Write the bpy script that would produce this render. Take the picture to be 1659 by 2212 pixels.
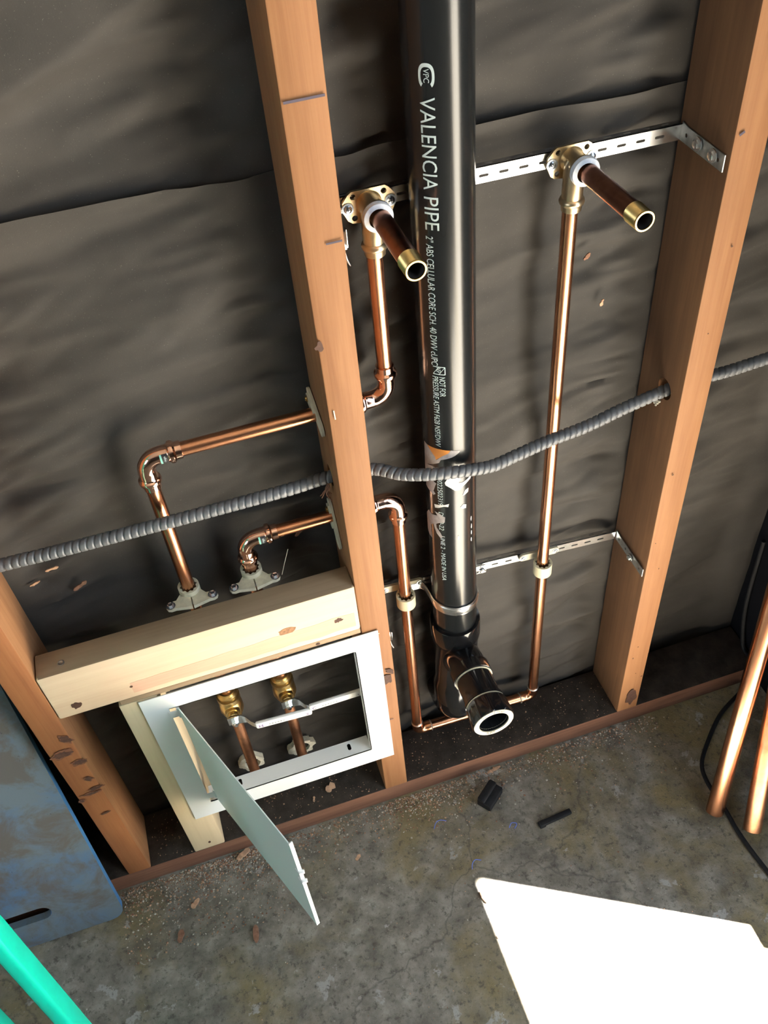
import bpy, bmesh, math, random
from mathutils import Vector, Matrix, noise
from mathutils.geometry import tessellate_polygon
random.seed(7)
scene = bpy.context.scene
for o in list(bpy.data.objects):
    bpy.data.objects.remove(o)
col = scene.collection
V = Vector
PI = math.pi

# ------------------------------------------------------------------ camera
CAM_LOC = (-0.12345531, -0.82150386, 1.48987903)
ROWS = [[0.9501845621287869, -0.3029183150210768, -0.07341520494364355],
        [-0.26869254908127677, -0.6766917938748244, -0.6854870751302885],
        [0.15796712303619126, 0.671065354885248, -0.7243739900855116]]
cam_d = bpy.data.cameras.new('camera')
cam = bpy.data.objects.new('camera', cam_d)
col.objects.link(cam)
rx, ry, rz = (V(r).normalized() for r in ROWS)
m = Matrix((rx, -ry, -rz)).transposed().to_4x4()
m.translation = CAM_LOC
cam.matrix_world = m
cam_d.sensor_fit = 'HORIZONTAL'
cam_d.sensor_width = 36.0
cam_d.lens = 2000.22 / 1659 * 36.0
cam_d.clip_start = 0.01
scene.camera = cam

# ------------------------------------------------------------------ light
SUN_ELEV = math.radians(68.2)
SUN_H = V((-0.877, 0.482, 0)).normalized()          # way the sunlight travels over the floor
SUN_DIR = (SUN_H * math.cos(SUN_ELEV) + V((0, 0, -math.sin(SUN_ELEV)))).normalized()
SUN_STRENGTH = 400.0
SKY_STRENGTH = 6.0
EXPOSURE = 0.08
sun_d = bpy.data.lights.new('sun', 'SUN')
sun_d.energy = SUN_STRENGTH
sun_d.angle = math.radians(0.53)
sun_d.color = (1.0, 0.99, 0.98)
sun = bpy.data.objects.new('sun', sun_d)
col.objects.link(sun)
sun.location = (4, -3, 6)
sun.rotation_euler = SUN_DIR.to_track_quat('-Z', 'Y').to_euler()
world = bpy.data.worlds.new('sky')
scene.world = world
world.use_nodes = True
wb = world.node_tree.nodes['Background']
wb.inputs[0].default_value = (0.78, 0.90, 1.0, 1)
wb.inputs[1].default_value = SKY_STRENGTH
# daylight through the side doorway
al = bpy.data.lights.new('doorway_daylight', 'AREA')
al.shape = 'RECTANGLE'
al.size, al.size_y = 0.97, 1.98
al.cycles.is_portal = True
al.color = (0.86, 0.93, 1.0)
alo = bpy.data.objects.new('doorway_daylight', al)
col.objects.link(alo)
alo.location = (0.815, -1.105, 1.02)
alo.rotation_euler = V((-1, 0, 0)).to_track_quat('-Z', 'Y').to_euler()
al2 = bpy.data.lights.new('added_side_fill', 'AREA')  # portal over an unseen opening added on the left for cool fill
al2.shape = 'RECTANGLE'
al2.size, al2.size_y = 1.3, 1.1
al2.cycles.is_portal = True
al2o = bpy.data.objects.new('added_side_fill', al2)
col.objects.link(al2o)
al2o.location = (-2.61, -1.75, 1.55)
al2o.rotation_euler = V((1, 0, 0)).to_track_quat('-Z', 'Y').to_euler()
scene.view_settings.view_transform = 'Standard'
scene.view_settings.look = 'None'
scene.view_settings.exposure = EXPOSURE
scene.view_settings.gamma = 1.0
scene.view_settings.use_curve_mapping = False
scene.cycles.use_denoising = True
scene.cycles.max_bounces = 10
scene.cycles.diffuse_bounces = 6
scene.cycles.glossy_bounces = 5
scene.cycles.caustics_reflective = False
scene.cycles.sample_clamp_indirect = 12.0


# ------------------------------------------------------------------ materials
class NT:
    def __init__(s, name):
        s.m = bpy.data.materials.new(name)
        s.m.use_nodes = True
        s.t = s.m.node_tree
        s.b = s.t.nodes['Principled BSDF']

    def n(s, typ, **kw):
        nd = s.t.nodes.new(typ)
        for k, v in kw.items():
            if k.startswith('i_'):
                nd.inputs[k[2:].replace('_', ' ')].default_value = v
            else:
                setattr(nd, k, v)
        return nd

    def l(s, a, b):
        s.t.links.new(a, b)

    def coords(s, scale, kind='Object', rot=(0, 0, 0)):
        tc = s.n('ShaderNodeTexCoord')
        mp = s.n('ShaderNodeMapping')
        mp.inputs['Scale'].default_value = scale
        mp.inputs['Rotation'].default_value = rot
        s.l(tc.outputs[kind], mp.inputs['Vector'])
        return mp.outputs['Vector']

    def noise(s, vec, scale, detail=4, rough=0.55, dist=0.0):
        nd = s.n('ShaderNodeTexNoise')
        nd.inputs['Scale'].default_value = scale
        nd.inputs['Detail'].default_value = detail
        nd.inputs['Roughness'].default_value = rough
        nd.inputs['Distortion'].default_value = dist
        s.l(vec, nd.inputs['Vector'])
        return nd.outputs['Fac']

    def ramp(s, fac, stops):
        r = s.n('ShaderNodeValToRGB')
        e = r.color_ramp.elements
        while len(e) < len(stops):
            e.new(0.5)
        for k, (p, c) in enumerate(stops):
            e[k].position = p
            e[k].color = (*c, 1) if len(c) == 3 else c
        s.l(fac, r.inputs['Fac'])
        return r.outputs['Color']

    def mix(s, fac, a, b, mode='MIX'):
        nd = s.n('ShaderNodeMix', data_type='RGBA', blend_type=mode)
        for k, v in ((0, fac), (6, a), (7, b)):
            if hasattr(v, 'links'):
                s.l(v, nd.inputs[k])
            elif k == 0:
                nd.inputs[0].default_value = v
            else:
                nd.inputs[k].default_value = (*v, 1)
        return nd.outputs[2]

    def bump(s, h, strength=0.3, dist=0.002):
        bp = s.n('ShaderNodeBump')
        bp.inputs['Strength'].default_value = strength
        bp.inputs['Distance'].default_value = dist
        s.l(h, bp.inputs['Height'])
        s.l(bp.outputs['Normal'], s.b.inputs['Normal'])

    def set(s, rough=0.5, metal=0.0, spec=0.5, color=None, coat=0.0):
        s.b.inputs['Roughness'].default_value = rough
        s.b.inputs['Metallic'].default_value = metal
        s.b.inputs['Specular IOR Level'].default_value = spec
        s.b.inputs['Coat Weight'].default_value = coat
        if color is not None:
            if hasattr(color, 'links'):
                s.l(color, s.b.inputs['Base Color'])
            else:
                s.b.inputs['Base Color'].default_value = (*color, 1)
        return s


def wood(name, light, mid, dark, axis, fine=220, rough=0.7, blotch=0.35):
    w = NT(name)
    sc = [1.0, 1.0, 1.0]
    sc['xyz'.index(axis)] = 0.035
    v = w.coords(tuple(sc))
    g = w.noise(v, fine, 3, 0.6, 0.4)
    g2 = w.noise(v, fine * 0.22, 3, 0.5, 1.2)
    sc2 = [1.0, 1.0, 1.0]
    sc2['xyz'.index(axis)] = 0.3
    bl = w.noise(w.coords(tuple(sc2)), 14, 4, 0.6)
    c = w.ramp(g, [(0.30, mid), (0.62, light)])
    c2 = w.ramp(g2, [(0.34, mid), (0.6, light)])
    c = w.mix(0.5, c, c2)
    bf = w.ramp(bl, [(0.42, (0, 0, 0)), (0.75, (1, 1, 1))])
    mul = w.n('ShaderNodeMath', operation='MULTIPLY')
    w.l(bf, mul.inputs[0])
    mul.inputs[1].default_value = blotch
    c = w.mix(mul.outputs[0], c, dark)
    w.set(rough, 0, 0.3, c)
    w.bump(g, 0.25, 0.0008)
    return w.m


def plain(name, color, rough=0.5, metal=0.0, spec=0.5, var=0.0, vscale=60, coat=0.0, bump=0.0):
    w = NT(name)
    c = color
    if var or bump:
        f = w.noise(w.coords((1, 1, 1)), vscale, 4, 0.6)
        if var:
            lo = tuple(x * (1 - var) for x in color)
            hi = tuple(min(1, x * (1 + var)) for x in color)
            c = w.ramp(f, [(0.3, lo), (0.7, hi)])
        if bump:
            w.bump(f, bump, 0.001)
    w.set(rough, metal, spec, c, coat)
    return w.m


M = {}
M['stud'] = wood('aged_fir_upright', (0.300, 0.140, 0.060), (0.230, 0.098, 0.040), (0.15, 0.06, 0.024), 'z')
M['stud_rough'] = wood('rough_brown_fir', (0.34, 0.165, 0.075), (0.25, 0.115, 0.05), (0.13, 0.06, 0.03), 'z', 160, 0.85, 0.6)
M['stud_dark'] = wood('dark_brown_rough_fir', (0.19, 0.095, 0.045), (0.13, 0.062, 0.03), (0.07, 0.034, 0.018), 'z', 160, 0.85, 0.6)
M['stud_red'] = wood('reddish_fir_upright', (0.30, 0.120, 0.047), (0.225, 0.082, 0.031), (0.14, 0.05, 0.02), 'z')
M['new'] = wood('fresh_pine_across', (0.74, 0.58, 0.42), (0.66, 0.49, 0.34), (0.60, 0.36, 0.25), 'x', 120, 0.75, 0.5)
M['heart'] = wood('pinkish_heartwood_across', (0.66, 0.44, 0.32), (0.58, 0.35, 0.25), (0.50, 0.28, 0.19), 'x', 120, 0.75, 0.5)
M['new_top'] = wood('shade_brown_pine_across', (0.36, 0.26, 0.17), (0.27, 0.19, 0.12), (0.2, 0.13, 0.08), 'x', 120, 0.9, 0.5)  # darker pine: block-top shade put into the colour; also the brown strip
M['new_up'] = wood('fresh_pine_upright', (0.70, 0.57, 0.38), (0.60, 0.47, 0.30), (0.50, 0.37, 0.23), 'z', 120, 0.75, 0.3)
M['plate_face'] = wood('old_redwood_across', (0.24, 0.115, 0.07), (0.14, 0.06, 0.038), (0.06, 0.03, 0.022), 'x', 150, 0.8, 0.6)
w = NT('dirty_plate_top')
f = w.noise(w.coords((1, 1, 1)), 40, 5, 0.6)
f2 = w.noise(w.coords((1, 1, 1)), 420, 3, 0.6)
c = w.ramp(f, [(0.35, (0.030, 0.024, 0.020)), (0.7, (0.065, 0.05, 0.04))])
c = w.mix(w.ramp(f2, [(0.68, (0, 0, 0)), (0.74, (1, 1, 1))]), c, (0.15, 0.11, 0.08))
w.set(0.95, 0, 0.2, c)
w.bump(f2, 0.5, 0.002)
M['plate_top'] = w.m
M['stain'] = plain('dark_wood_stain', (0.065, 0.026, 0.015), 0.8, var=0.3, vscale=200)
M['stain_rim'] = plain('brown_stain_edge', (0.15, 0.058, 0.028), 0.8, var=0.3, vscale=200)
M['pencil'] = plain('marker_line', (0.06, 0.045, 0.07), 0.7)
M['knot'] = plain('wood_knot', (0.27, 0.13, 0.06), 0.7, var=0.4, vscale=300)

w = NT('black_building_paper')
v = w.coords((1, 1, 1))
f = w.noise(v, 9, 5, 0.6)
f2 = w.noise(v, 700, 2, 0.5)
c = w.ramp(f, [(0.3, (0.030, 0.0275, 0.0255)), (0.7, (0.048, 0.043, 0.039))])
c = w.mix(w.ramp(w.noise(v, 900, 2, 0.5), [(0.70, (0, 0, 0)), (0.74, (1, 1, 1))]), c, (0.11, 0.10, 0.09))
w.set(0.72, 0, 0.28, c)
w.bump(f2, 0.12, 0.0006)
M['paper'] = w.m

w = NT('stained_concrete')
v = w.coords((1, 1, 1))
big = w.noise(v, 5.0, 6, 0.62, 0.4)
med = w.noise(v, 26, 6, 0.65, 0.2)
fine = w.noise(v, 260, 4, 0.7)
c = w.ramp(med, [(0.30, (0.105, 0.094, 0.078)), (0.5, (0.205, 0.187, 0.158)), (0.70, (0.32, 0.297, 0.258))])
c = w.mix(w.ramp(big, [(0.47, (0, 0, 0)), (0.62, (0.75, 0.75, 0.75))]), c, (0.21, 0.16, 0.065))
och = w.noise(w.coords((1, 1.6, 1)), 8, 5, 0.65, 0.6)
c = w.mix(w.ramp(och, [(0.57, (0, 0, 0)), (0.70, (0.75, 0.75, 0.75))]), c, (0.115, 0.100, 0.080))
pv = w.coords((1, 1, 1), rot=(0, 0, 0.4))
pn = w.noise(pv, 15, 8, 0.62, 0.3)
c = w.mix(w.ramp(pn, [(0.625, (0, 0, 0)), (0.645, (0.75, 0.75, 0.75))]), c, (0.36, 0.35, 0.335))
c = w.mix(w.ramp(fine, [(0.66, (0, 0, 0)), (0.72, (0.8, 0.8, 0.8))]), c, (0.42, 0.37, 0.30))
c = w.mix(w.ramp(fine, [(0.30, (1, 1, 1)), (0.37, (0, 0, 0))]), c, (0.04, 0.035, 0.03))
vo = w.n('ShaderNodeTexVoronoi', feature='DISTANCE_TO_EDGE')
vo.inputs['Scale'].default_value = 1.3
dn = w.n('ShaderNodeTexNoise')
dn.inputs['Scale'].default_value = 9
dn.inputs['Detail'].default_value = 5
w.l(v, dn.inputs['Vector'])
ad = w.n('ShaderNodeVectorMath', operation='MULTIPLY_ADD')
w.l(dn.outputs['Color'], ad.inputs[0])
ad.inputs[1].default_value = (0.16, 0.16, 0.16)
w.l(v, ad.inputs[2])
w.l(ad.outputs[0], vo.inputs['Vector'])
c = w.mix(w.ramp(vo.outputs['Distance'], [(0.0, (0.5, 0.5, 0.5)), (0.003, (0, 0, 0))]), c, (0.05, 0.045, 0.04))
c = w.mix(w.ramp(w.noise(v, 85, 5, 0.75), [(0.36, (0.8, 0.8, 0.8)), (0.47, (0, 0, 0))]), c, (0.075, 0.066, 0.052))
c = w.mix(w.ramp(w.noise(v, 62, 6, 0.7, 0.4), [(0.63, (0, 0, 0)), (0.67, (0.7, 0.7, 0.7))]), c, (0.36, 0.34, 0.30))
w.set(0.6, 0, 0.35, c)
hh = w.mix(0.5, med, fine)
w.bump(hh, 0.6, 0.005)
M['floor'] = w.m

w = NT('abs_plastic_black')
w.set(0.22, 0, 0.38, (0.010, 0.011, 0.012))
w.bump(w.noise(w.coords((1, 1, 0.02)), 500, 2, 0.5), 0.04, 0.0003)
M['abs'] = w.m
M['abs_gloss'] = plain('abs_fitting_glossy', (0.008, 0.008, 0.009), 0.12, 0, 0.38)
M['ink'] = plain('pale_print', (0.42, 0.50, 0.52), 0.6)
M['cream'] = plain('cream_plastic', (0.80, 0.72, 0.50), 0.45, var=0.05)
M['cream_dusty'] = plain('dusty_cream_plastic', (0.60, 0.55, 0.42), 0.6, var=0.15, vscale=120)
M['washer'] = plain('cream_washer', (0.36, 0.33, 0.25), 0.5)
M['cream_dim'] = plain('pale_green_grey_plastic', (0.58, 0.53, 0.41), 0.55, var=0.1)
M['white_film'] = plain('white_paint_smear', (0.80, 0.77, 0.74), 0.6, var=0.08, vscale=250)
M['grey_film'] = plain('grey_paint_film', (0.36, 0.33, 0.33), 0.6, var=0.2, vscale=160)
M['orange'] = plain('orange_sticker', (0.70, 0.27, 0.06), 0.5)


def copper(name, color, rough, var):
    w = NT(name)
    f = w.noise(w.coords((1, 1, 1)), 26, 5, 0.65, 0.3)
    lo = tuple(x * (1 - var) for x in color)
    c = w.ramp(f, [(0.35, lo), (0.62, color)])
    w.set(rough, 1.0, 0.5, c)
    return w.m


M['copper'] = copper('copper_tube', (0.74, 0.35, 0.195), 0.26, 0.18)
M['copper_dull'] = copper('handled_copper_tube', (0.62, 0.30, 0.165), 0.36, 0.4)
M['copper_bright'] = plain('polished_copper_fitting', (0.93, 0.56, 0.42), 0.10, 1.0)
M['solder'] = plain('solder_seam', (0.70, 0.64, 0.58), 0.4, 1.0)
M['brass'] = plain('brass', (0.52, 0.36, 0.145), 0.28, 1.0, var=0.12, vscale=90)
M['brass_pale'] = plain('pale_brass', (0.66, 0.52, 0.33), 0.32, 1.0, var=0.10, vscale=90)
M['nipple'] = plain('shade_toned_red_brass', (0.30, 0.135, 0.085), 0.28, 1.0, var=0.2, vscale=70)  # brass in shade: its darkness is put into the metal colour
M['teflon'] = plain('white_sealant_blue_glint', (0.72, 0.76, 0.86), 0.4, var=0.1, vscale=200)  # whitish tape, with a blue reflection put into the colour
M['zinc'] = plain('galvanised_steel', (0.78, 0.79, 0.80), 0.24, 1.0, var=0.14, vscale=110)
M['zinc_dull'] = plain('dull_galvanised_steel', (0.46, 0.49, 0.50), 0.42, 1.0, var=0.2, vscale=120)
M['screw'] = plain('bluish_zinc_screw', (0.58, 0.64, 0.74), 0.25, 1.0)
M['white_metal'] = plain('white_enamel', (0.82, 0.83, 0.84), 0.42, 0, 0.5)
M['door_white'] = plain('pale_grey_green_enamel', (0.78, 0.86, 0.83), 0.40, 0, 0.5)
M['grip'] = plain('white_vinyl_grip', (0.82, 0.81, 0.80), 0.4)
M['purple'] = plain('purple_marker', (0.14, 0.06, 0.24), 0.6)
M['dark'] = plain('bore_shade_and_print', (0.008, 0.007, 0.007), 0.9)  # near-black: nipple-bore shade put in as colour; also screw crosses and washer print
M['flex'] = plain('grey_corrugated_conduit', (0.120, 0.125, 0.135), 0.48, 0.1, 0.5, var=0.2, vscale=120)
M['rubber'] = plain('black_rubber', (0.011, 0.011, 0.013), 0.7, 0, 0.25, var=0.3, vscale=150)
M['plaster'] = plain('white_plaster', (0.66, 0.62, 0.52), 0.9, var=0.2, vscale=150, bump=0.6)
M['sticker_black'] = plain('black_label', (0.012, 0.012, 0.014), 0.5)
M['sticker_green'] = plain('green_label', (0.20, 0.50, 0.42), 0.4)
w = NT('scuffed_blue_paint')
v = w.coords((1, 1, 1))
n1 = w.noise(v, 9, 6, 0.65, 0.4)
n2 = w.noise(v, 13, 8, 0.72, 0.5)
n3 = w.noise(v, 130, 4, 0.6)
c = w.ramp(n1, [(0.36, (0.085, 0.165, 0.29)), (0.58, (0.135, 0.175, 0.21))])
c = w.mix(w.ramp(n2, [(0.46, (0, 0, 0)), (0.60, (0.85, 0.85, 0.85))]), c, (0.115, 0.10, 0.085))
c = w.mix(w.ramp(n3, [(0.68, (0, 0, 0)), (0.72, (0.7, 0.7, 0.7))]), c, (0.03, 0.035, 0.045))
w.set(0.55, 0, 0.4, c)
w.bump(n3, 0.2, 0.001)
M['blue'] = w.m
M['blue_edge'] = plain('blue_painted_edge', (0.06, 0.21, 0.46), 0.5, var=0.1)
M['teal'] = plain('teal_enamel', (0.0, 0.50, 0.37), 0.18, 0, 0.5, var=0.06, vscale=30, coat=0.3)
M['chip'] = plain('wood_chip', (0.50, 0.30, 0.19), 0.85, var=0.25, vscale=200)
M['chip_dark'] = plain('bark_chip', (0.24, 0.12, 0.075), 0.9, var=0.3, vscale=200)
M['dust'] = plain('sawdust', (0.44, 0.27, 0.17), 0.95, var=0.45, vscale=400)
M['dust_pale'] = plain('pale_grit', (0.46, 0.42, 0.36), 0.95, var=0.4, vscale=400)
M['blue_plastic'] = plain('blue_plastic_shaving', (0.10, 0.16, 0.55), 0.35)
M['dark_wall'] = plain('dark_navy_board', (0.006, 0.0065, 0.009), 0.9, 0, 0.1)
M['ceiling'] = plain('bare_ceiling_board', (0.30, 0.29, 0.27), 0.9)
M['pale_wall'] = plain('pale_green_grey_board', (0.24, 0.26, 0.26), 0.85, var=0.08, vscale=8)
M['plywood'] = plain('painted_garage_board', (0.055, 0.048, 0.042), 0.85, var=0.1, vscale=8)


# ------------------------------------------------------------------ mesh tools
class MB:
    def __init__(s):
        s.v, s.f, s.mi = [], [], []

    def add(s, vs, fs, mat=0):
        o = len(s.v)
        s.v += [tuple(p) for p in vs]
        for f in fs:
            s.f.append(tuple(i + o for i in f))
            s.mi.append(mat)
        return s

    def bm(s, b, mat=0, xf=None):
        b.verts.index_update()
        vs = [(xf @ p.co if xf else p.co.copy()) for p in b.verts]
        s.add(vs, [[p.index for p in f.verts] for f in b.faces], mat)
        b.free()
        return s

    def box(s, lo, hi, bev=0.0, mat=0, xf=None, segs=2):
        b = bmesh.new()
        bmesh.ops.create_cube(b, size=1)
        for p in b.verts:
            p.co = V([lo[k] + (p.co[k] + 0.5) * (hi[k] - lo[k]) for k in range(3)])
        if bev:
            bmesh.ops.bevel(b, geom=b.edges[:], offset=bev, segments=segs, profile=0.5, affect='EDGES')
        return s.bm(b, mat, xf)

    def sweep(s, pts, rad, n=20, caps=True, mat=0, up=None):
        pts = [V(p) for p in pts]
        if not hasattr(rad, '__len__'):
            rad = [rad] * len(pts)
        tans = []
        for i in range(len(pts)):
            a = pts[max(i - 1, 0)]
            b = pts[min(i + 1, len(pts) - 1)]
            j = i
            while (b - a).length < 1e-9 and j + 1 < len(pts):
                j += 1
                b = pts[j]
            tans.append((b - a).normalized())
        t = tans[0]
        u = V((0, 0, 1)) if abs(t.z) < 0.9 else V((1, 0, 0))
        u = (u - t * u.dot(t)).normalized()
        vs = []
        for p, t2, r in zip(pts, tans, rad):
            q = t.rotation_difference(t2)
            u = q @ u
            u = (u - t2 * u.dot(t2)).normalized()
            t = t2
            w_ = t.cross(u)
            for k in range(n):
                a = 2 * PI * k / n
                vs.append(p + (u * math.cos(a) + w_ * math.sin(a)) * r)
        fs = []
        for i in range(len(pts) - 1):
            for k in range(n):
                k2 = (k + 1) % n
                fs.append((i * n + k, i * n + k2, (i + 1) * n + k2, (i + 1) * n + k))
        if caps:
            fs.append(tuple(reversed(range(n))))
            fs.append(tuple(range((len(pts) - 1) * n, len(pts) * n)))
        return s.add(vs, fs, mat)

    def lathe(s, org, axis, prof, n=32, caps=True, mat=0, mod=None):
        org, t = V(org), V(axis).normalized()
        u = V((0, 0, 1)) if abs(t.z) < 0.9 else V((1, 0, 0))
        u = (u - t * u.dot(t)).normalized()
        w_ = t.cross(u)
        vs, fs = [], []
        for (d, r) in prof:
            for k in range(n):
                a = 2 * PI * k / n
                rr = r * (mod(a, d) if mod else 1)
                vs.append(org + t * d + (u * math.cos(a) + w_ * math.sin(a)) * rr)
        for i in range(len(prof) - 1):
            for k in range(n):
                k2 = (k + 1) % n
                fs.append((i * n + k, i * n + k2, (i + 1) * n + k2, (i + 1) * n + k))
        if caps:
            fs.append(tuple(reversed(range(n))))
            fs.append(tuple(range((len(prof) - 1) * n, len(prof) * n)))
        return s.add(vs, fs, mat)

    def plate(s, loops, O, U, W, th, mat=0):
        """flat sheet with holes: loops in (u, w); thickness th along U x W, from O backwards."""
        O, U, W = V(O), V(U), V(W)
        N = U.cross(W).normalized()
        flat = [p for lp in loops for p in lp]
        tris = tessellate_polygon([[V((p[0], p[1], 0)) for p in lp] for lp in loops])
        n = len(flat)
        vs = [O + U * p[0] + W * p[1] for p in flat] + [O + U * p[0] + W * p[1] - N * th for p in flat]
        fs = []
        for t in tris:
            a, b, c = (V((*flat[i], 0)) for i in t)
            if (b - a).cross(c - a).z < 0:
                t = (t[0], t[2], t[1])
            fs.append(tuple(t))
            fs.append((t[2] + n, t[1] + n, t[0] + n))
        o = 0
        for lp in loops:
            k = len(lp)
            for i in range(k):
                j = (i + 1) % k
                fs.append((o + i, o + i + n, o + j + n, o + j))
            o += k
        return s.add(vs, fs, mat)

    def build(s, name, mats, parent=None, sharp=38):
        me = bpy.data.meshes.new(name)
        me.from_pydata(s.v, [], s.f)
        for mm in (mats if isinstance(mats, (list, tuple)) else [mats]):
            me.materials.append(mm)
        me.polygons.foreach_set('material_index', s.mi)
        b = bmesh.new()
        b.from_mesh(me)
        bmesh.ops.recalc_face_normals(b, faces=b.faces[:])
        b.to_mesh(me)
        b.free()
        me.polygons.foreach_set('use_smooth', [True] * len(me.polygons))
        me.set_sharp_from_angle(angle=math.radians(sharp))
        me.update()
        o = bpy.data.objects.new(name, me)
        col.objects.link(o)
        if parent:
            attach(o, parent)
        return o


def root_of(o):
    mtx = Matrix.Translation(o.location)
    while o.parent:
        o = o.parent
        mtx = Matrix.Translation(o.location) @ mtx
    return mtx


def attach(o, p):
    o.parent = p
    if p.type == 'EMPTY':
        o.matrix_parent_inverse = Matrix.Translation(p.location).inverted()


def tag(o, label=None, cat=None, group=None, kind=None):
    if label:
        o['label'] = label
    if cat:
        o['category'] = cat
    if group:
        o['group'] = group
    if kind:
        o['kind'] = kind
    return o


def thing(name, loc, label, cat, group=None):
    o = bpy.data.objects.new(name, None)
    o.empty_display_size = 0.02
    col.objects.link(o)
    o.location = loc
    return tag(o, label, cat, group)


def cut(o, cutters):
    """bore real holes with exact booleans."""
    for c in cutters:
        md = o.modifiers.new('bore', 'BOOLEAN')
        md.object = c
        md.operation = 'DIFFERENCE'
        md.solver = 'EXACT'
    bpy.context.view_layer.update()
    dg = bpy.context.evaluated_depsgraph_get()
    me = bpy.data.meshes.new_from_object(o.evaluated_get(dg))
    o.modifiers.clear()
    old = o.data
    o.data = me
    bpy.data.meshes.remove(old)
    me.set_sharp_from_angle(angle=math.radians(38))
    for c in cutters:
        d = c.data
        bpy.data.objects.remove(c)
        bpy.data.meshes.remove(d)


def circle(cx, cy, r, n=16, ry=None):
    return [(cx + r * math.cos(2 * PI * k / n), cy + (ry or r) * math.sin(2 * PI * k / n)) for k in range(n)]


def slot(cx, cy, L, h, n=6, vert=False):
    p = []
    d = L / 2 - h / 2
    for k in range(n + 1):
        a = -PI / 2 + PI * k / n
        p.append((d + h / 2 * math.cos(a), h / 2 * math.sin(a)))
    for k in range(n + 1):
        a = PI / 2 + PI * k / n
        p.append((-d + h / 2 * math.cos(a), h / 2 * math.sin(a)))
    if vert:
        p = [(-b, a) for a, b in p]
    return [(cx + a, cy + b) for a, b in p]


def text_shape(string, fit_w, fit_h, cuts=5):
    """flat letter shapes: list of verts (u along the line, v up the letter) and faces."""
    cu = bpy.data.curves.new('t', 'FONT')
    cu.body = string
    cu.size = 1
    cu.resolution_u = 3
    o = bpy.data.objects.new('t', cu)
    col.objects.link(o)
    bpy.context.view_layer.update()
    dg = bpy.context.evaluated_depsgraph_get()
    me = bpy.data.meshes.new_from_object(o.evaluated_get(dg))
    b = bmesh.new()
    b.from_mesh(me)
    bpy.data.meshes.remove(me)
    bpy.data.objects.remove(o)
    bpy.data.curves.remove(cu)
    x0, x1 = min(p.co.x for p in b.verts), max(p.co.x for p in b.verts)
    y0, y1 = min(p.co.y for p in b.verts), max(p.co.y for p in b.verts)
    for p in b.verts:
        p.co = V(((p.co.x - x0) / (x1 - x0) * fit_w, (p.co.y - y0) / (y1 - y0) * fit_h, 0))
    for k in range(1, cuts + 1):
        bmesh.ops.bisect_plane(b, geom=b.verts[:] + b.edges[:] + b.faces[:],
                               plane_co=(0, fit_h * k / (cuts + 1), 0), plane_no=(0, 1, 0))
    b.verts.index_update()
    vs = [(p.co.x, p.co.y) for p in b.verts]
    fs = [[p.index for p in f.verts] for f in b.faces]
    b.free()
    return vs, fs


def blob(cx, cy, rx_, ry_, n=22, rough=0.25, seed=0, rot=0.0):
    out = []
    for k in range(n):
        a = 2 * PI * k / n
        q = 1 + rough * noise.noise(V((math.cos(a) * 1.7 + seed * 3.1, math.sin(a) * 1.7, seed * 1.3)))\
            + rough * 0.6 * noise.noise(V((math.cos(a) * 5 + seed, math.sin(a) * 5, seed)))
        x, y = rx_ * q * math.cos(a), ry_ * q * math.sin(a)
        out.append((cx + x * math.cos(rot) - y * math.sin(rot), cy + x * math.sin(rot) + y * math.cos(rot)))
    return out


def decal(mb, poly, O, U, W, mat, lift=0.0004):
    N = V(U).cross(V(W)).normalized()
    mb.plate([poly], V(O) + N * lift, U, W, lift * 0.9, mat)


# ------------------------------------------------------------------ setting
HP = 0.044          # top of the bottom plate
YF = -0.0935        # front of the studs


def paper_depth(x, z, upper):
    """folds of the paper: how far it bellies back between the studs."""
    d = 0.0
    near = 0.0
    for sx in (-0.41, 0.02, 0.445):
        near = max(near, math.exp(-((x - sx) / 0.13) ** 2))
    # crumples running sideways off the studs
    t = noise.noise(V((x * 6.0, z * 30 - x * 5, 1.7)))
    t2 = noise.noise(V((x * 14.0, z * 62 - x * 8, 5.2)))
    d += (0.018 * t - 0.011 * abs(t2)) * (0.20 + 0.95 * near)
    # long diagonal folds
    q = (z - 0.75 * x)
    p = (z + 1.2 * x)
    f = noise.noise(V((q * 6.5, p * 1.5, 9.3)))
    k = min(1.0, max(0.0, (z - 1.11) / 0.12))
    k = k * k * (3 - 2 * k)
    d += (0.014 + 0.022 * k) * f
    # two long slanting folds in the upper course of the left bay
    for (ax, az, bx, bz, A, wd, reach) in ((-0.235, 1.165, -0.070, 1.262, 0.026, 0.018, 0.16), (-0.085, 1.125, -0.035, 1.185, 0.014, 0.012, 0.05)):
        ux, uz = bx - ax, bz - az
        L = math.hypot(ux, uz)
        ux, uz = ux / L, uz / L
        along = (x - ax) * ux + (z - az) * uz
        nrm = (x - ax) * uz - (z - az) * ux
        m_ = max(0.0, abs(along - L / 2) - L / 2)
        d += k * A * (1 / (1 + math.exp(-nrm / wd * 2)) - 0.5) * math.exp(-(m_ / 0.04) ** 2) * math.exp(-(nrm / reach) ** 2) * (1 - 0.5 * near)
    d += 0.004 * noise.noise(V((x * 3, z * 3, 3.3)))
    return d


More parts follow.
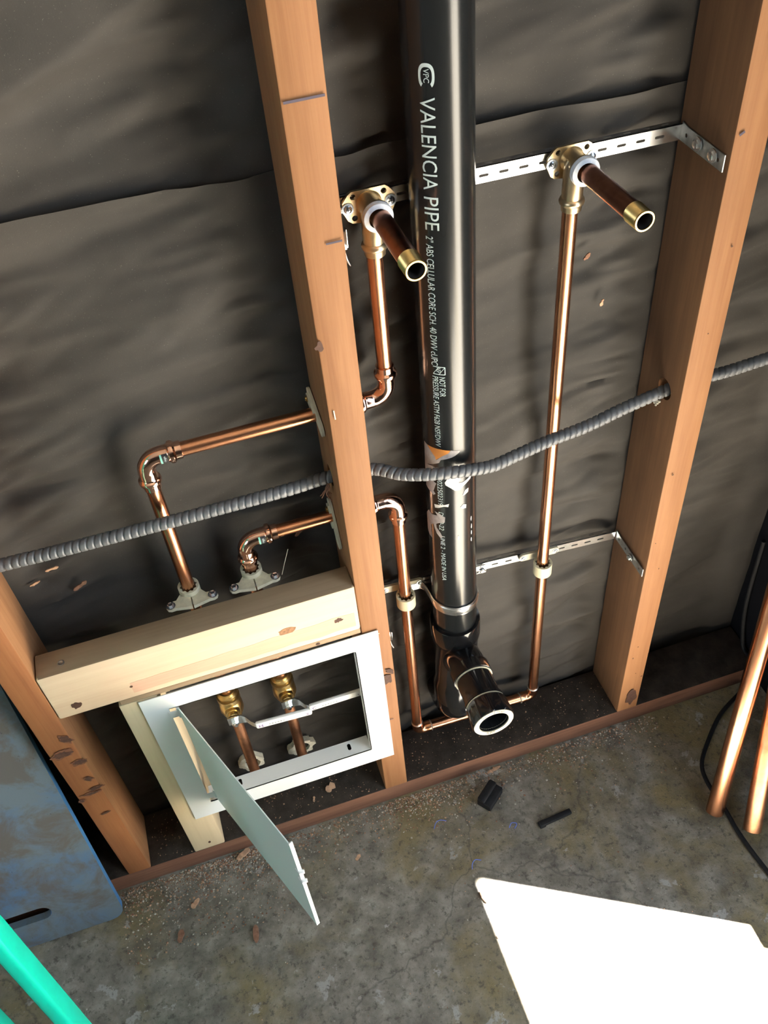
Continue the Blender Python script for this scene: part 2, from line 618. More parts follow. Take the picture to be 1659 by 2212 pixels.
def paper_sheet(name, x0, x1, z0, z1, base, upper, lip):
    nx, nz = 260, int((z1 - z0) / 0.0055)
    vs, fs = [], []
    for j in range(nz + 1):
        z = z0 + (z1 - z0) * j / nz
        for i in range(nx + 1):
            x = x0 + (x1 - x0) * i / nx
            d = base + 0.012 + paper_depth(x, z, upper)
            att = 1.0
            for sx in (-0.416, 0.019, 0.445, 0.70):
                att = min(att, max(0.0, (abs(x - sx) - 0.02) / 0.04))
            att = att * att * (3 - 2 * att) if att < 1 else 1
            y = base + 0.0015 + max(0.0, d - base) * (0.25 + 0.75 * att)
            zz = z
            if lip:
                e = (z - (z1 - 0.045)) / 0.045
                if e > 0:
                    y -= (0.0065 + 0.005 * noise.noise(V((x * 9, 2, 0)))) * e * e * att
                    zz = z + 0.004 * noise.noise(V((x * 4, 7, 1))) * e
            vs.append((x, y, zz))
    for j in range(nz):
        for i in range(nx):
            a = j * (nx + 1) + i
            fs.append((a, a + 1, a + nx + 2, a + nx + 1))
    n = len(vs)
    # a thin sheet with a back
    vs2 = vs + [(p[0], p[1] + 0.0008, p[2]) for p in vs]
    fs2 = fs + [tuple(reversed([i + n for i in f])) for f in fs]
    top = nz * (nx + 1)
    for i in range(nx):
        fs2.append((top + i, top + i + 1, top + i + 1 + n, top + i + n))
        fs2.append((i + 1, i, i + n, i + 1 + n))
    me = bpy.data.meshes.new(name)
    me.from_pydata(vs2, [], fs2)
    me.materials.append(M['paper'])
    me.polygons.foreach_set('use_smooth', [True] * len(me.polygons))
    me.set_sharp_from_angle(angle=math.radians(60))
    o = bpy.data.objects.new(name, me)
    col.objects.link(o)
    tag(o, kind='structure')
    return o


LAP = 1.092
XD = 0.71

paper_sheet('wall_back', -1.3, XD, 1.0, 2.4, 0.0035, True, False)
paper_sheet('wall_back_lower', -1.3, XD, 0.0, LAP, 0.0, False, True)
tag(MB().box((-1.3, 0.075, 0), (0.81, 0.095, 2.4)).build('wall_back_boards', M['plywood']), kind='structure')
floor = MB().add([(-2.6, -4.1, 0), (3.5, -4.1, 0), (3.5, 0.07, 0), (-2.6, 0.07, 0)], [(0, 1, 2, 3)])
floor.box((-2.6, -4.1, -0.12), (3.5, 0.07, -0.001))
tag(floor.build('floor', M['floor']), kind='structure')
# side wall with the open doorway the sun comes through
XD = 0.71
LINT = 2.03
YD = -1.6
wr = MB()
wr.box((XD, -0.611, 0), (XD + 0.1, 0.065, 2.4))
wr.box((XD, -4.1, 0), (XD + 0.1, YD, 2.4))
wr.box((XD, YD, LINT), (XD + 0.1, -0.611, 2.4))
tag(wr.build('wall_right', M['dark_wall']), kind='structure')
# unseen block added on the far jamb to notch the sun patch edge
tag(MB().box((XD + 0.002, -0.648, 0), (XD + 0.012, -0.609, 0.73), 0.001).build('sun_notch_block_1', M['plywood']), kind='structure')
wl = MB()  # unseen left wall, its opening added to let in cool fill
wl.box((-2.6, -4.1, 0), (-2.5, -2.4, 2.4))
wl.box((-2.6, -1.1, 0), (-2.5, 0.07, 2.4))
wl.box((-2.6, -2.4, 0), (-2.5, -1.1, 1.0))
wl.box((-2.6, -2.4, 2.1), (-2.5, -1.1, 2.4))
tag(wl.build('wall_left', M['pale_wall']), kind='structure')
wf = MB()
wf.box((-2.6, -4.1, 0), (0.81, -4.0, 2.4))
tag(wf.build('wall_front', M['plywood']), kind='structure')
tag(MB().box((-2.6, -4.1, 2.4), (0.81, 0.07, 2.5)).build('ceiling', M['ceiling']), kind='structure')
tag(MB().box((-2.6, 0.045, 0), (-1.3, 0.065, 2.4)).build('wall_back_far', M['plywood']), kind='structure')

# ------------------------------------------------------------------ framing
pl = MB()
pl.box((-1.3, YF, 0.0), (0.708, -0.0005, HP), 0.0025, 0)
n0 = len(pl.f)
ob = pl.build('bottom_plate', [M['plate_face'], M['plate_top']])
for p in ob.data.polygons:
    if p.normal.z > 0.8:
        p.material_index = 1
tag(ob, 'dark dirty bottom plate lying along the concrete floor under the studs', 'bottom plate')


def stud(x0, x1, mats, label, marks=None, holes=(), top=2.4, yf=YF):
    mb = MB()
    b = bmesh.new()
    bmesh.ops.create_cube(b, size=1)
    lo, hi = (x0, yf, HP), (x1, -0.0003, top)
    for p in b.verts:
        p.co = V([lo[k] + (p.co[k] + 0.5) * (hi[k] - lo[k]) for k in range(3)])
    # subdivide upwards so the arrises can wander a little, as old lumber does
    for k in range(1, 60):
        z = HP + (top - HP) * k / 60
        bmesh.ops.bisect_plane(b, geom=b.verts[:] + b.edges[:] + b.faces[:], plane_co=(0, 0, z), plane_no=(0, 0, 1))
    vert = [e for e in b.edges if abs((e.verts[0].co - e.verts[1].co).normalized().z) > 0.9]
    bmesh.ops.bevel(b, geom=vert, offset=0.0022, segments=2, profile=0.5, affect='EDGES')
    for p in b.verts:
        q = noise.noise(V((p.co.x * 40, p.co.y * 40, p.co.z * 7)))
        if p.co.y < yf + 0.004:
            p.co.x += 0.0007 * q
            p.co.y += 0.0004 * q
    mb.bm(b)
    o = mb.build('wall_stud', mats)
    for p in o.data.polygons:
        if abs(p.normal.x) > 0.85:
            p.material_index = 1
    if holes:
        cs = []
        for (y, z, r) in holes:
            cs.append(MB().lathe((x0 - 0.02, y, z), (1, 0, 0), [(0, r), (x1 - x0 + 0.04, r)], 20).build('bore', M['dark']))
        cut(o, cs)
    tag(o, label, 'stud')
    if marks:
        mk = MB()
        marks(mk)
        # marks stay in the stud's own mesh
        b = bmesh.new()
        b.from_mesh(o.data)
        me2 = bpy.data.meshes.new('marks')
        me2.from_pydata(mk.v, [], mk.f)
        me2.polygons.foreach_set('material_index', mk.mi)
        b.from_mesh(me2)
        b.to_mesh(o.data)
        b.free()
        bpy.data.meshes.remove(me2)
    return o


FX, FZ = V((1, 0, 0)), V((0, 0, 1))
HOT_Z, COLD_Z = 0.818, 0.651
HY = -0.026
XH, XC, XL, XR = -0.1985, -0.1175, 0.082, 0.2945


def bar(mb, x0, z0, x1, z1, w_, O, mat, U=FX, W=FZ):
    d = V((x1 - x0, z1 - z0)).normalized()
    nn = V((-d.y, d.x)) * w_ / 2
    decal(mb, [(x0 - nn.x, z0 - nn.y), (x1 - nn.x, z1 - nn.y), (x1 + nn.x, z1 + nn.y), (x0 + nn.x, z0 + nn.y)], O, U, W, mat)


def mid_marks(mb):
    O = (0, YF - 0.0012, 0)
    bar(mb, 0.002, 1.190, 0.036, 1.190, 0.0022, O, 2)
    bar(mb, 0.021, 1.062, 0.036, 1.062, 0.0018, O, 2)
    bar(mb, 0.006, 0.874, 0.0065, 0.862, 0.0012, O, 4)
    decal(mb, blob(0.026, 0.365, 0.007, 0.012, 20, 0.4, 3), O, FX, FZ, 3)
    decal(mb, blob(0.031, 0.382, 0.004, 0.008, 16, 0.4, 5, 0.6), O, FX, FZ, 3)
    bar(mb, 0.013, 0.255, 0.028, 0.256, 0.0012, O, 2)
    for k in range(7):
        bar(mb, 0.010 + k * 0.002, 0.477 + (k % 2) * 0.001, 0.0112 + k * 0.002, 0.4775, 0.0012, O, 4)
    decal(mb, blob(0.001, 0.956, 0.004, 0.006, 14, 0.6, 8), O, FX, FZ, 3)


def right_marks(mb):
    O = (0.426, YF - 0.0012, 0)
    bar(mb, 0.004, 1.075, 0.009, 1.078, 0.0025, O, 2)
    for k in range(9):
        decal(mb, blob(random.uniform(0.005, 0.034), random.uniform(0.1, 1.0), random.uniform(0.0006, 0.0016),
                       random.uniform(0.0006, 0.002), 12, 0.5, k), O, FX, FZ, 3)
    decal(mb, blob(0.022, 0.085, 0.010, 0.022, 22, 0.5, 4), O, FX, FZ, 3)


def left_marks(mb):
    O = (-0.4345, YF - 0.0012, 0)
    for k, (x, z, a, b_, r) in enumerate(((0.031, 0.455, 0.006, 0.009, 0.5), (0.016, 0.424, 0.015, 0.007, 0.2),
                                          (0.030, 0.395, 0.009, 0.006, 0.0), (0.028, 0.350, 0.005, 0.006, 0.6),
                                          (0.030, 0.322, 0.010, 0.004, 0.2), (0.020, 0.312, 0.012, 0.003, 0.0),
                                          (0.004, 0.300, 0.004, 0.004, 0.0), (0.023, 0.250, 0.006, 0.002, 0.2))):
        decal(mb, blob(x, z, a * 1.12, b_ * 1.15, 34, 0.5, k, r), O, FX, FZ, 5, 0.0002)
        decal(mb, blob(x, z, a * 0.9, b_ * 0.85, 34, 0.55, k + 20, r), O, FX, FZ, 3)


st5 = [M['stud'], M['stud_rough'], M['pencil'], M['stain'], M['cream']]
stud(0.0, 0.0384, st5, 'orange-brown wall stud between the access panel and the black pipe', mid_marks,
     [(-0.045, 0.738, 0.0135), (HY, HOT_Z, 0.0105), (HY, COLD_Z, 0.0105)])
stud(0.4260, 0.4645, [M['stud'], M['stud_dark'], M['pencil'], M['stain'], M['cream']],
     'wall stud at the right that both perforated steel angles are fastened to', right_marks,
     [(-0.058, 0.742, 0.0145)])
stud(-0.4345, -0.3980, [M['stud_red'], M['stud_rough'], M['pencil'], M['stain'], M['cream'], M['stain_rim']],
     'reddish wall stud at the left with dark brown stains beside the blue sheet', left_marks)

# blocking board across the left bay
bl = MB().box((-0.3970, YF - 0.0008, 0.4975), (0.0005 - 0.001, -0.0555, 0.5865), 0.003)
# pinkish heartwood streak along the lower half of the face
top_ = [(-0.30 + 0.294 * k / 30, 0.529 + 0.008 * k / 30 + 0.0035 * noise.noise(V((k * 0.35, 2, 2)))) for k in range(31)]
bot_ = [(-0.006 - 0.294 * k / 30, 0.508 + 0.003 * noise.noise(V((k * 0.3, 6, 2)))) for k in range(31)]
decal(bl, bot_[::-1] + top_[::-1], (0, YF - 0.0008, 0), FX, FZ, 4, 0.0002)
decal(bl, blob(-0.095, 0.540, 0.011, 0.006, 18, 0.3, 2), (0, YF - 0.0008, 0), FX, FZ, 2)
decal(bl, blob(-0.370, 0.518, 0.006, 0.006, 16, 0.6, 6), (0, YF - 0.0008, 0), FX, FZ, 3)
decal(bl, blob(-0.028, 0.530, 0.005, 0.004, 16, 0.7, 7), (0, YF - 0.0008, 0), FX, FZ, 3)
decal(bl, blob(-0.300, 0.522, 0.002, 0.002, 10, 0.3, 9), (0, YF - 0.0008, 0), FX, FZ, 3)
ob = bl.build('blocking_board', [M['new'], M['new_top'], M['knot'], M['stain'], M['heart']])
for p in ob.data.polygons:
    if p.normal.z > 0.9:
        p.material_index = 1  # top face gets the darker pine with shade in its colour
tag(ob, 'pale new pine blocking board nailed across the bay above the access panel', 'blocking board')


def wood_screw(parent_label, loc, axis, r=0.004):
    ax = V(axis).normalized()
    o = MB().lathe(V(loc), ax, [(-0.004, r * 0.5), (0.0, r * 0.9), (0.0008, r), (0.0012, r * 0.75), (0.0004, r * 0.4), (0.0004, 0.0003)], 14).build('deck_screw', M['zinc_dull'])
    return tag(o, parent_label, 'screw')


# sunk screw in the top left corner of the blocking board
tag(MB().lathe((-0.366, -0.079, 0.5866), (0, 0, 1), [(-0.003, 0.0035), (0.0004, 0.0045), (0.0007, 0.0032), (0.0001, 0.002), (0.0001, 0.0003)], 14)
    .build('deck_screw', M['zinc_dull']), 'countersunk screw in the shade-toned top face of the blocking board, near its left end', 'screw')

# trimmer stud and filler strip behind the access panel frame
tr = MB().box((-0.3255, YF, HP), (-0.2760, -0.0005, 0.487), 0.002)
decal(tr, blob(-0.298, 0.063, 0.0022, 0.003, 12, 0.4, 1), (0, YF, 0), FX, FZ, 1)
tag(tr.build('trimmer_stud', [M['new_up'], M['stain']]), 'short pale pine trimmer stud at the left edge of the access panel', 'stud')
fl = MB().box((-0.322, YF + 0.0005, 0.4875), (-0.001, -0.058, 0.4972), 0.001)
decal(fl, blob(-0.06, 0.4925, 0.003, 0.002, 12, 0.4, 1), (0, YF, 0), FX, FZ, 1, 0.0003)
tag(fl.build('filler_strip', [M['new_top'], M['stain']]), 'thin brown wood strip between the blocking board and the white frame', 'wood strip')

# ------------------------------------------------------------------ access panel
ap = thing('access_panel', (-0.14, YF, 0.152), 'white metal access panel with its door swung open toward the room', 'access panel')
ox0, ox1, oz0, oz1 = -0.2690, -0.0135, 0.190, 0.4535
fr = MB()
fr.plate([[(-0.301, 0.152), (0.0215, 0.152), (0.0215, 0.4865), (-0.301, 0.4865)],
          [(ox0, oz0), (ox1, oz0), (ox1, oz1), (ox0, oz1)][::-1]], (0, YF - 0.0028, 0), FX, FZ, 0.0012)
yb, yt = YF + 0.024, YF - 0.0028
# return flanges with slots (lying behind the face)
fr.plate([[(ox0, yt), (ox1, yt), (ox1, yb), (ox0, yb)], slot(-0.045, YF + 0.0135, 0.012, 0.0055, vert=True)[::-1],
          slot(-0.22, YF + 0.0135, 0.012, 0.0055, vert=True)[::-1]], (0, 0, oz0), (1, 0, 0), (0, 1, 0), 0.0012)
fr.plate([[(ox0, yt), (ox1, yt), (ox1, yb), (ox0, yb)]], (0, 0, oz1 + 0.0012), (1, 0, 0), (0, 1, 0), 0.0012)
for xx in (ox1,):
    fr.plate([[(yt, oz0), (YF + 0.012, oz0), (YF + 0.012, oz1), (yt, oz1)], slot(YF + 0.004, 0.235, 0.012, 0.004, vert=True)[::-1]],
             (xx + 0.0012, 0, 0), (0, 1, 0), (0, 0, 1), 0.0012)
fr.build('frame', M['white_metal'], ap)
ang = math.radians(67.3)
hd = V((math.cos(ang), -math.sin(ang), 0))
hinge = V((-0.2585, YF - 0.003, 0))
dr = MB()
cr = 0.006
L_, z0_, z1_ = 0.2495, oz0 + 0.0015, oz1 - 0.0015
poly = [(0, z0_)] + [(L_ - cr + cr * math.sin(a), z0_ + cr - cr * math.cos(a)) for a in (0, PI / 6, PI / 3, PI / 2)] + \
       [(L_ - cr + cr * math.cos(a), z1_ - cr + cr * math.sin(a)) for a in (0, PI / 6, PI / 3, PI / 2)] + [(0, z1_)]
dr.plate([poly], hinge, hd, FZ, 0.0014)
# folded rim on the inner side
hn = V((-math.sin(ang), -math.cos(ang), 0))  # outer side
dr.box((0, -0.005, 0), (0.0014, 0.0, z1_ - z0_), 0, 0,
       Matrix.Translation(hinge + hd * (L_ - 0.0016) + FZ * z0_) @ Matrix((hd, -hn * -1, FZ)).transposed().to_4x4())
door = dr.build('panel_door', M['door_white'], ap)
lt = MB()
for zc in (0.372, 0.345):
    c0 = hinge + hd * (L_ - 0.006) + FZ * zc - hn * 0.002
    lt.sweep([c0, c0 + hd * 0.008, c0 + hd * 0.010 - hn * 0.004], [0.0035, 0.0038, 0.0025], 10)
lt.build('latch_tab', M['white_metal'], door)
for zc in (0.43, 0.20):
    MB().sweep([hinge + V((0, 0, zc)), hinge + V((0, 0, zc + 0.022))], 0.0022, 10).box((ox0 - 0.002, YF - 0.0045, zc + 0.004), (-0.2585, YF - 0.0035, zc + 0.018)).build('hinge', M['white_metal'], ap)



# ------------------------------------------------------------------ copper supply lines
def arc_pts(corner, a, b, R, n=9):
    """round a corner: comes from corner + a, leaves to corner + b."""
    corner, a, b = V(corner), V(a), V(b)
    cen = corner + a * R + b * R
    out = []
    for k in range(n + 1):
        t = PI / 2 * k / n
        out.append(cen - b * R * math.cos(t) - a * R * math.sin(t))
    return out


def press_elbow(parent, corner, a, b, sticker=None):
    corner, a, b = V(corner), V(a), V(b)
    R = 0.0180
    prof = [(0.0430, 0.0090), (0.0428, 0.0102), (0.0360, 0.0102), (0.0352, 0.0112), (0.0338, 0.0128), (0.0315, 0.0132),
            (0.0292, 0.0127), (0.0280, 0.0110), (0.0272, 0.0104), (0.0262, 0.0102), (0.0188, 0.0102)]
    pts, rad = [], []
    for d, r in prof:
        pts.append(corner + a * d)
        rad.append(r)
    for p in arc_pts(corner, a, b, R):
        pts.append(p)
        rad.append(0.0100)
    for d, r in reversed(prof):
        pts.append(corner + b * d)
        rad.append(r)
    e = MB().sweep(pts, rad, 24).build('press_elbow', M['copper_bright'], parent)
    if sticker:
        sd = V(sticker)                      # leg the little label sits on
        for name, mt, d0, d1 in (('maker_label', M['sticker_black'], 0.0205, 0.0266), ('colour_label', M['sticker_green'], 0.0182, 0.0203)):
            mb = MB()
            fx = V((0, -1, 0))
            ux = sd.cross(fx).normalized()
            vs, fs = [], []
            nn = 8
            for k in range(nn + 1):
                t = math.radians(-38 + 76 * k / nn)
                dirn = fx * math.cos(t) + ux * math.sin(t)
                for d in (d0, d1):
                    vs.append(corner + sd * d + dirn * 0.0106)
            for k in range(nn):
                fs.append((2 * k, 2 * k + 1, 2 * k + 3, 2 * k + 2))
            mb.add(vs, fs)
            if mt is M['sticker_black']:
                tv, tf = text_shape('viega', 0.0085, 0.0030, 0)
                pts2 = []
                for (u, v_) in tv:
                    t = (u - 0.00425) / 0.0107
                    dirn = fx * math.cos(t) - ux * math.sin(t) * (1 if sd.x > 0 else -1)
                    pts2.append(corner + sd * (d0 + 0.0045 - v_ if sd.x > 0 else d0 + 0.0015 + v_) + dirn * 0.01075)
                mb.add(pts2, tf, 1)
            mb.build(name, [mt, M['ink']], e)
    return e


def solder_elbow(parent, corner, a, b):
    corner, a, b = V(corner), V(a), V(b)
    R = 0.012
    prof = [(0.0235, 0.0086), (0.0232, 0.0096), (0.0160, 0.0096), (0.0150, 0.0092)]
    pts, rad = [], []
    for d, r in prof:
        pts.append(corner + a * d)
        rad.append(r)
    for p in arc_pts(corner, a, b, R, 7):
        pts.append(p)
        rad.append(0.0092)
    for d, r in reversed(prof):
        pts.append(corner + b * d)
        rad.append(r)
    e = MB().sweep(pts, rad, 20).build('solder_elbow', M['copper'], parent)
    for d in (a, b):
        MB().lathe(corner + d * 0.0230, d, [(0, 0.0096), (0.0006, 0.0098), (0.0016, 0.0092), (0.0022, 0.0084)], 20, False).build('solder_ring', M['solder'], e)
    return e


RP = 0.0083


def pipe(parent, a, b, mat='copper'):
    return MB().sweep([a, b], RP, 24).build('pipe', M[mat], parent)


X, Y, Z = V((1, 0, 0)), V((0, 1, 0)), V((0, 0, 1))
ZDE = 1.0                       # bottom of the drop-ear sockets
hot = thing('hot_supply_line', (XH, HY, 0.36), 'copper water line rising from the left valve, the higher line through the middle stud', 'water pipe')
pipe(hot, (XH, HY, 0.358), (XH, HY, HOT_Z - 0.036))
press_elbow(hot, (XH, HY, HOT_Z), -Z, X, (1, 0, 0))
pipe(hot, (XH + 0.036, HY, HOT_Z), (XL - 0.036, HY, HOT_Z))
press_elbow(hot, (XL, HY, HOT_Z), -X, Z)
pipe(hot, (XL, HY, HOT_Z + 0.036), (XL, HY, 1.005))
cold = thing('cold_supply_line', (XC, HY, 0.36), 'copper water line from the right valve that runs along the bottom plate', 'water pipe')
pipe(cold, (XC, HY, 0.358), (XC, HY, COLD_Z - 0.036), 'copper_dull')
press_elbow(cold, (XC, HY, COLD_Z), -Z, X, (1, 0, 0))
pipe(cold, (XC + 0.036, HY, COLD_Z), (XL - 0.036, HY, COLD_Z))
press_elbow(cold, (XL, HY, COLD_Z), -X, -Z)
pipe(cold, (XL, HY, COLD_Z - 0.036), (XL, HY, 0.081 + 0.02))
solder_elbow(cold, (XL, HY, 0.081), Z, X)
pipe(cold, (XL + 0.02, HY, 0.081), (XR - 0.02, HY, 0.075))
solder_elbow(cold, (XR, HY, 0.075), -X, Z)
pipe(cold, (XR, HY, 0.095), (XR, HY, 1.005))


def phillips(parent, loc, axis, r=0.0048, name='screw', mat='screw', hexhead=False):
    ax = V(axis).normalized()
    mb = MB()
    mb.lathe(loc, ax, [(0, r * 1.45), (0.0009, r * 1.45), (0.0010, r * 1.0)], 18)
    if hexhead:
        mb.lathe(loc, ax, [(0.0008, r * 0.92), (0.0036, r * 0.92), (0.0040, r * 0.80), (0.0034, r * 0.5)], 6)
    else:
        mb.lathe(loc, ax, [(0.0009, r), (0.0018, r * 0.95), (0.0026, r * 0.6), (0.0028, r * 0.2)], 18)
        u = V((0, 0, 1)) if abs(ax.z) < 0.9 else V((1, 0, 0))
        u = (u - ax * u.dot(ax)).normalized()
        w_ = ax.cross(u)
        for d1, d2 in ((u, w_), (w_, u)):
            q = [(-r * 0.5, -r * 0.09), (r * 0.5, -r * 0.09), (r * 0.5, r * 0.09), (-r * 0.5, r * 0.09)]
            vs = [V(loc) + ax * 0.00285 + d1 * a + d2 * b for a, b in q]
            mb.add(vs, [(0, 1, 2, 3)], 1)
    return mb.build(name, [M[mat], M['dark']], parent)


def drop_ear(cx, cz, xp, label):
    t = thing('drop_ear_elbow', (cx, -0.0105, cz), label, 'pipe fitting', 'brass drop-ear elbows on the upper angle')
    poly = [(-0.0205, 0.0125), (-0.017, 0.0150), (0.017, 0.0150), (0.0205, 0.0125), (0.0265, 0.0050), (0.0270, -0.004), (0.0225, -0.0140),
            (0.018, -0.0175), (0.010, -0.0185), (-0.010, -0.0185), (-0.018, -0.0175), (-0.0225, -0.0140), (-0.0270, -0.004), (-0.0265, 0.0050)]
    mb = MB()
    mb.plate([poly] + [circle(a, b, 0.0030, 12)[::-1] for a, b in ((-0.0155, 0.0095), (0.0155, 0.0095), (-0.0155, -0.0125), (0.0155, -0.0125))],
             (cx, -0.0140, cz), X, Z, 0.0030)
    mb.build('ear_plate', M['brass_pale'], t)
    bd = MB()
    # outlet toward the room
    bd.lathe((cx, -0.0135, cz), (0, -1, 0), [(0, 0.0132), (0.003, 0.0120), (0.008, 0.0117), (0.020, 0.0120), (0.024, 0.0130), (0.0245, 0.0150), (0.0315, 0.0150), (0.0320, 0.0140), (0.0320, 0.0106), (0.026, 0.0106)], 28)
    # socket downwards with press bead
    bd.lathe((xp, HY, cz), (0, 0, -1), [(-0.0075, 0.003), (-0.006, 0.0080), (0.000, 0.0106), (0.030, 0.0110), (0.034, 0.0108), (0.0355, 0.0126), (0.038, 0.0134), (0.0405, 0.0128),
                                          (0.042, 0.0110), (0.048, 0.0106), (0.0485, 0.0088)], 28)
    bd.build('elbow_body', M['brass_pale'], t)
    MB().lathe((cx, -0.0405, cz), (0, -1, 0), [(0, 0.0152), (0.0030, 0.0154), (0.0056, 0.0146), (0.0060, 0.0118), (0.0064, 0.0100)], 28, False).build('thread_sealant', M['teflon'], t)
    for sx in (-1, 1):
        phillips(t, (cx + sx * 0.0218, -0.0140, cz - 0.0015), (0, -1, 0), 0.0042)
    return t


def nipple(cx, cz, end, label):
    a, b = V((cx, -0.040, cz)), V(end)
    d = (b - a).normalized()
    Lg = (b - a).length
    t = thing('pipe_nipple', a, label, 'pipe nipple')
    prof = [(0, 0.0098), (Lg - 0.030, 0.0098)]
    tube = [(Lg - 0.030, 0.0098), (Lg - 0.019, 0.0098), (Lg - 0.0188, 0.0102)]
    MB().lathe(a, d, prof, 28, True).lathe(a, d, tube, 28, False).build('barrel', M['nipple'], t)
    pr = []
    s = Lg - 0.0192
    for k in range(13):
        pr += [(s + k * 0.0014, 0.0108 - k * 0.00003), (s + k * 0.0014 + 0.0007, 0.0102 - k * 0.00003)]
    pr += [(Lg, 0.0104), (Lg + 0.0004, 0.0100), (Lg + 0.0004, 0.0084), (Lg - 0.001, 0.0082)]
    MB().lathe(a, d, [(s, 0.0098)] + pr, 28, False).build('threaded_end', M['brass'], t)
    MB().lathe(a, d, [(Lg - 0.029, 0.0), (Lg - 0.029, 0.0081), (Lg - 0.001, 0.0081)], 20, False).build('bore', M['dark'], t)  # near-black lining painted in for the shade inside the brass tube


drop_ear(0.0845, 1.0470, XL + 0.001, 'brass drop-ear elbow with sealant ring left of the black pipe, beside the middle stud')
drop_ear(0.2985, 1.0450, XR + 0.001, 'brass drop-ear elbow with sealant ring right of the black pipe, on the bright steel angle')
nipple(0.0865, 1.0460, (0.0885, -0.1420, 1.0445), 'shade-toned red brass nipple with threaded end just left of the black pipe')
nipple(0.3005, 1.0440, (0.3055, -0.1500, 1.0440), 'shade-toned red brass nipple with threaded end sticking out toward the right stud')


# ------------------------------------------------------------------ perforated steel angles
def steel_angle(x0, x1, zf, h, label, grp, tail, y=-0.0088):
    """L-shaped slotted strip from x0 to x1; zf(x) = height of its face centre; its right end is bent out along the stud."""
    t = thing('steel_angle', (x0, y, zf(x0)), label, 'steel angle', grp)
    L = x1 - x0
    dirx = V((L, 0, zf(x1) - zf(x0))).normalized()
    upz = V((0, -1, 0)).cross(dirx) * -1
    upz = dirx.cross(V((0, -1, 0))) * -1
    if upz.z < 0:
        upz = -upz
    O = V((x0, y, zf(x0)))
    mb = MB()
    holes, lips = [], []
    x = 0.014
    while x < L - 0.012:
        holes.append(slot(x, -0.001, 0.0105, 0.0030)[::-1])
        lips.append(slot(x + 0.007, 0.0042, 0.0085, 0.0022)[::-1])
        x += 0.0215
    lips = [q for q in lips if max(p[0] for p in q) < L - 0.004]
    mb.plate([[(0, -h / 2), (L, -h / 2), (L, h / 2), (0, h / 2)]] + holes, O, dirx, upz, 0.0013)
    # top lip running back to the wall
    mb.plate([[(0, 0), (L, 0), (L, 0.0082), (0, 0.0082)]] + lips, O + upz * (h / 2), dirx, (0, 1, 0), 0.0012)
    mb.build('slotted_bar', M['zinc'], t)
    # bent tail along the stud side
    E_ = V((x1, y, zf(x1)))
    tb = MB()
    Lt = tail
    dy = V((0, -1, 0.0)).normalized()
    pol = [(0, -h / 2), (Lt, -h / 2), (Lt, h / 2), (0.012, h / 2), (0, h / 2 + 0.002)]
    tb.plate([pol] + [circle(q, 0, 0.0022, 10)[::-1] for q in (0.010, 0.030, Lt - 0.010)], E_, dy, Z, 0.0013)
    tl = tb.build('bent_tail', M['zinc_dull'], t)
    return t, tl


zu = lambda x: 1.0490 - 0.004 * (x / 0.42)
zl = lambda x: 0.4600 - 0.088 * x
t, tl = steel_angle(0.041, 0.4235, zu, 0.0175, 'bright perforated steel angle carrying the two brass elbows, upper of the two', 'perforated steel angles', 0.079)
for q in (0.034, 0.062):
    phillips(t, (0.4220, -0.0088 - q, 1.0465), (-1, 0, 0), 0.0050, hexhead=True, mat='zinc')
t, tl = steel_angle(0.041, 0.4235, zl, 0.0160, 'dull perforated steel angle low on the wall behind the cream ring clamps', 'perforated steel angles', 0.081)
phillips(t, (0.4220, -0.0088 - 0.047, 0.4225), (-1, 0, 0), 0.0042, mat='zinc_dull', hexhead=True)
# left ends bent down, seen beside the middle stud
for zc, lab in ((1.012, 'shiny bent steel tab hanging below the left brass elbow'), (0.346, 'shiny bent steel tab showing beside the stud right of the access panel')):
    mb = MB()
    mb.box((0.0500, -0.012, zc - 0.010), (0.0585, -0.0108, zc + 0.010), 0.0004)
    mb.box((0.0575, -0.016, zc - 0.006), (0.0590, -0.0108, zc + 0.014), 0.0004)
    mb.sweep([(0.0545, -0.012, zc - 0.010), (0.0560, -0.0135, zc - 0.020), (0.0590, -0.015, zc - 0.027)], [0.0018, 0.0016, 0.0006], 8)
    tag(mb.build('steel_tab', M['zinc']), lab, 'steel tab')


# ------------------------------------------------------------------ pipe clamps
def ring_clamp(xp, zc, label):
    t = thing('pipe_clamp', (xp, -0.012, zc), label, 'pipe clamp', 'cream pipe clamps on the lower angle')
    n = 40
    mb = MB()
    outer, inner = [], []
    for k in range(n):
        a = 2 * PI * k / n
        outer.append((0.0137 * math.cos(a), 0.0137 * math.sin(a)))
        r = 0.0112 if k % 4 < 2 else 0.0092
        inner.append((r * math.cos(a), r * math.sin(a)))
    mb.plate([outer, inner[::-1]], (xp, HY - 0.001, zc + 0.0005), X, Y, 0.0215)
    mb.build('ring', M['cream'], t)
    fb = MB()
    fb.plate([slot(0, 0, 0.064, 0.013, 8), circle(0, 0, 0.0)[:3]] if False else [slot(0, 0, 0.064, 0.013, 8)],
             (xp, -0.0138, zc + 0.004), V((1, 0, -0.088)).normalized(), V((0.088, 0, 1)).normalized(), 0.004)
    fb.build('mount_ears', M['cream_dusty'], t)
    for s in (-1, 1):
        phillips(t, (xp + s * 0.026, -0.0138, zc + 0.004 - s * 0.0023), (0, -1, 0), 0.0034, mat='zinc_dull')


ring_clamp(XL, 0.4530, 'cream ring clamp on the copper pipe left of the black pipe')
ring_clamp(XR, 0.4330, 'cream ring clamp on the copper pipe right of the black pipe')


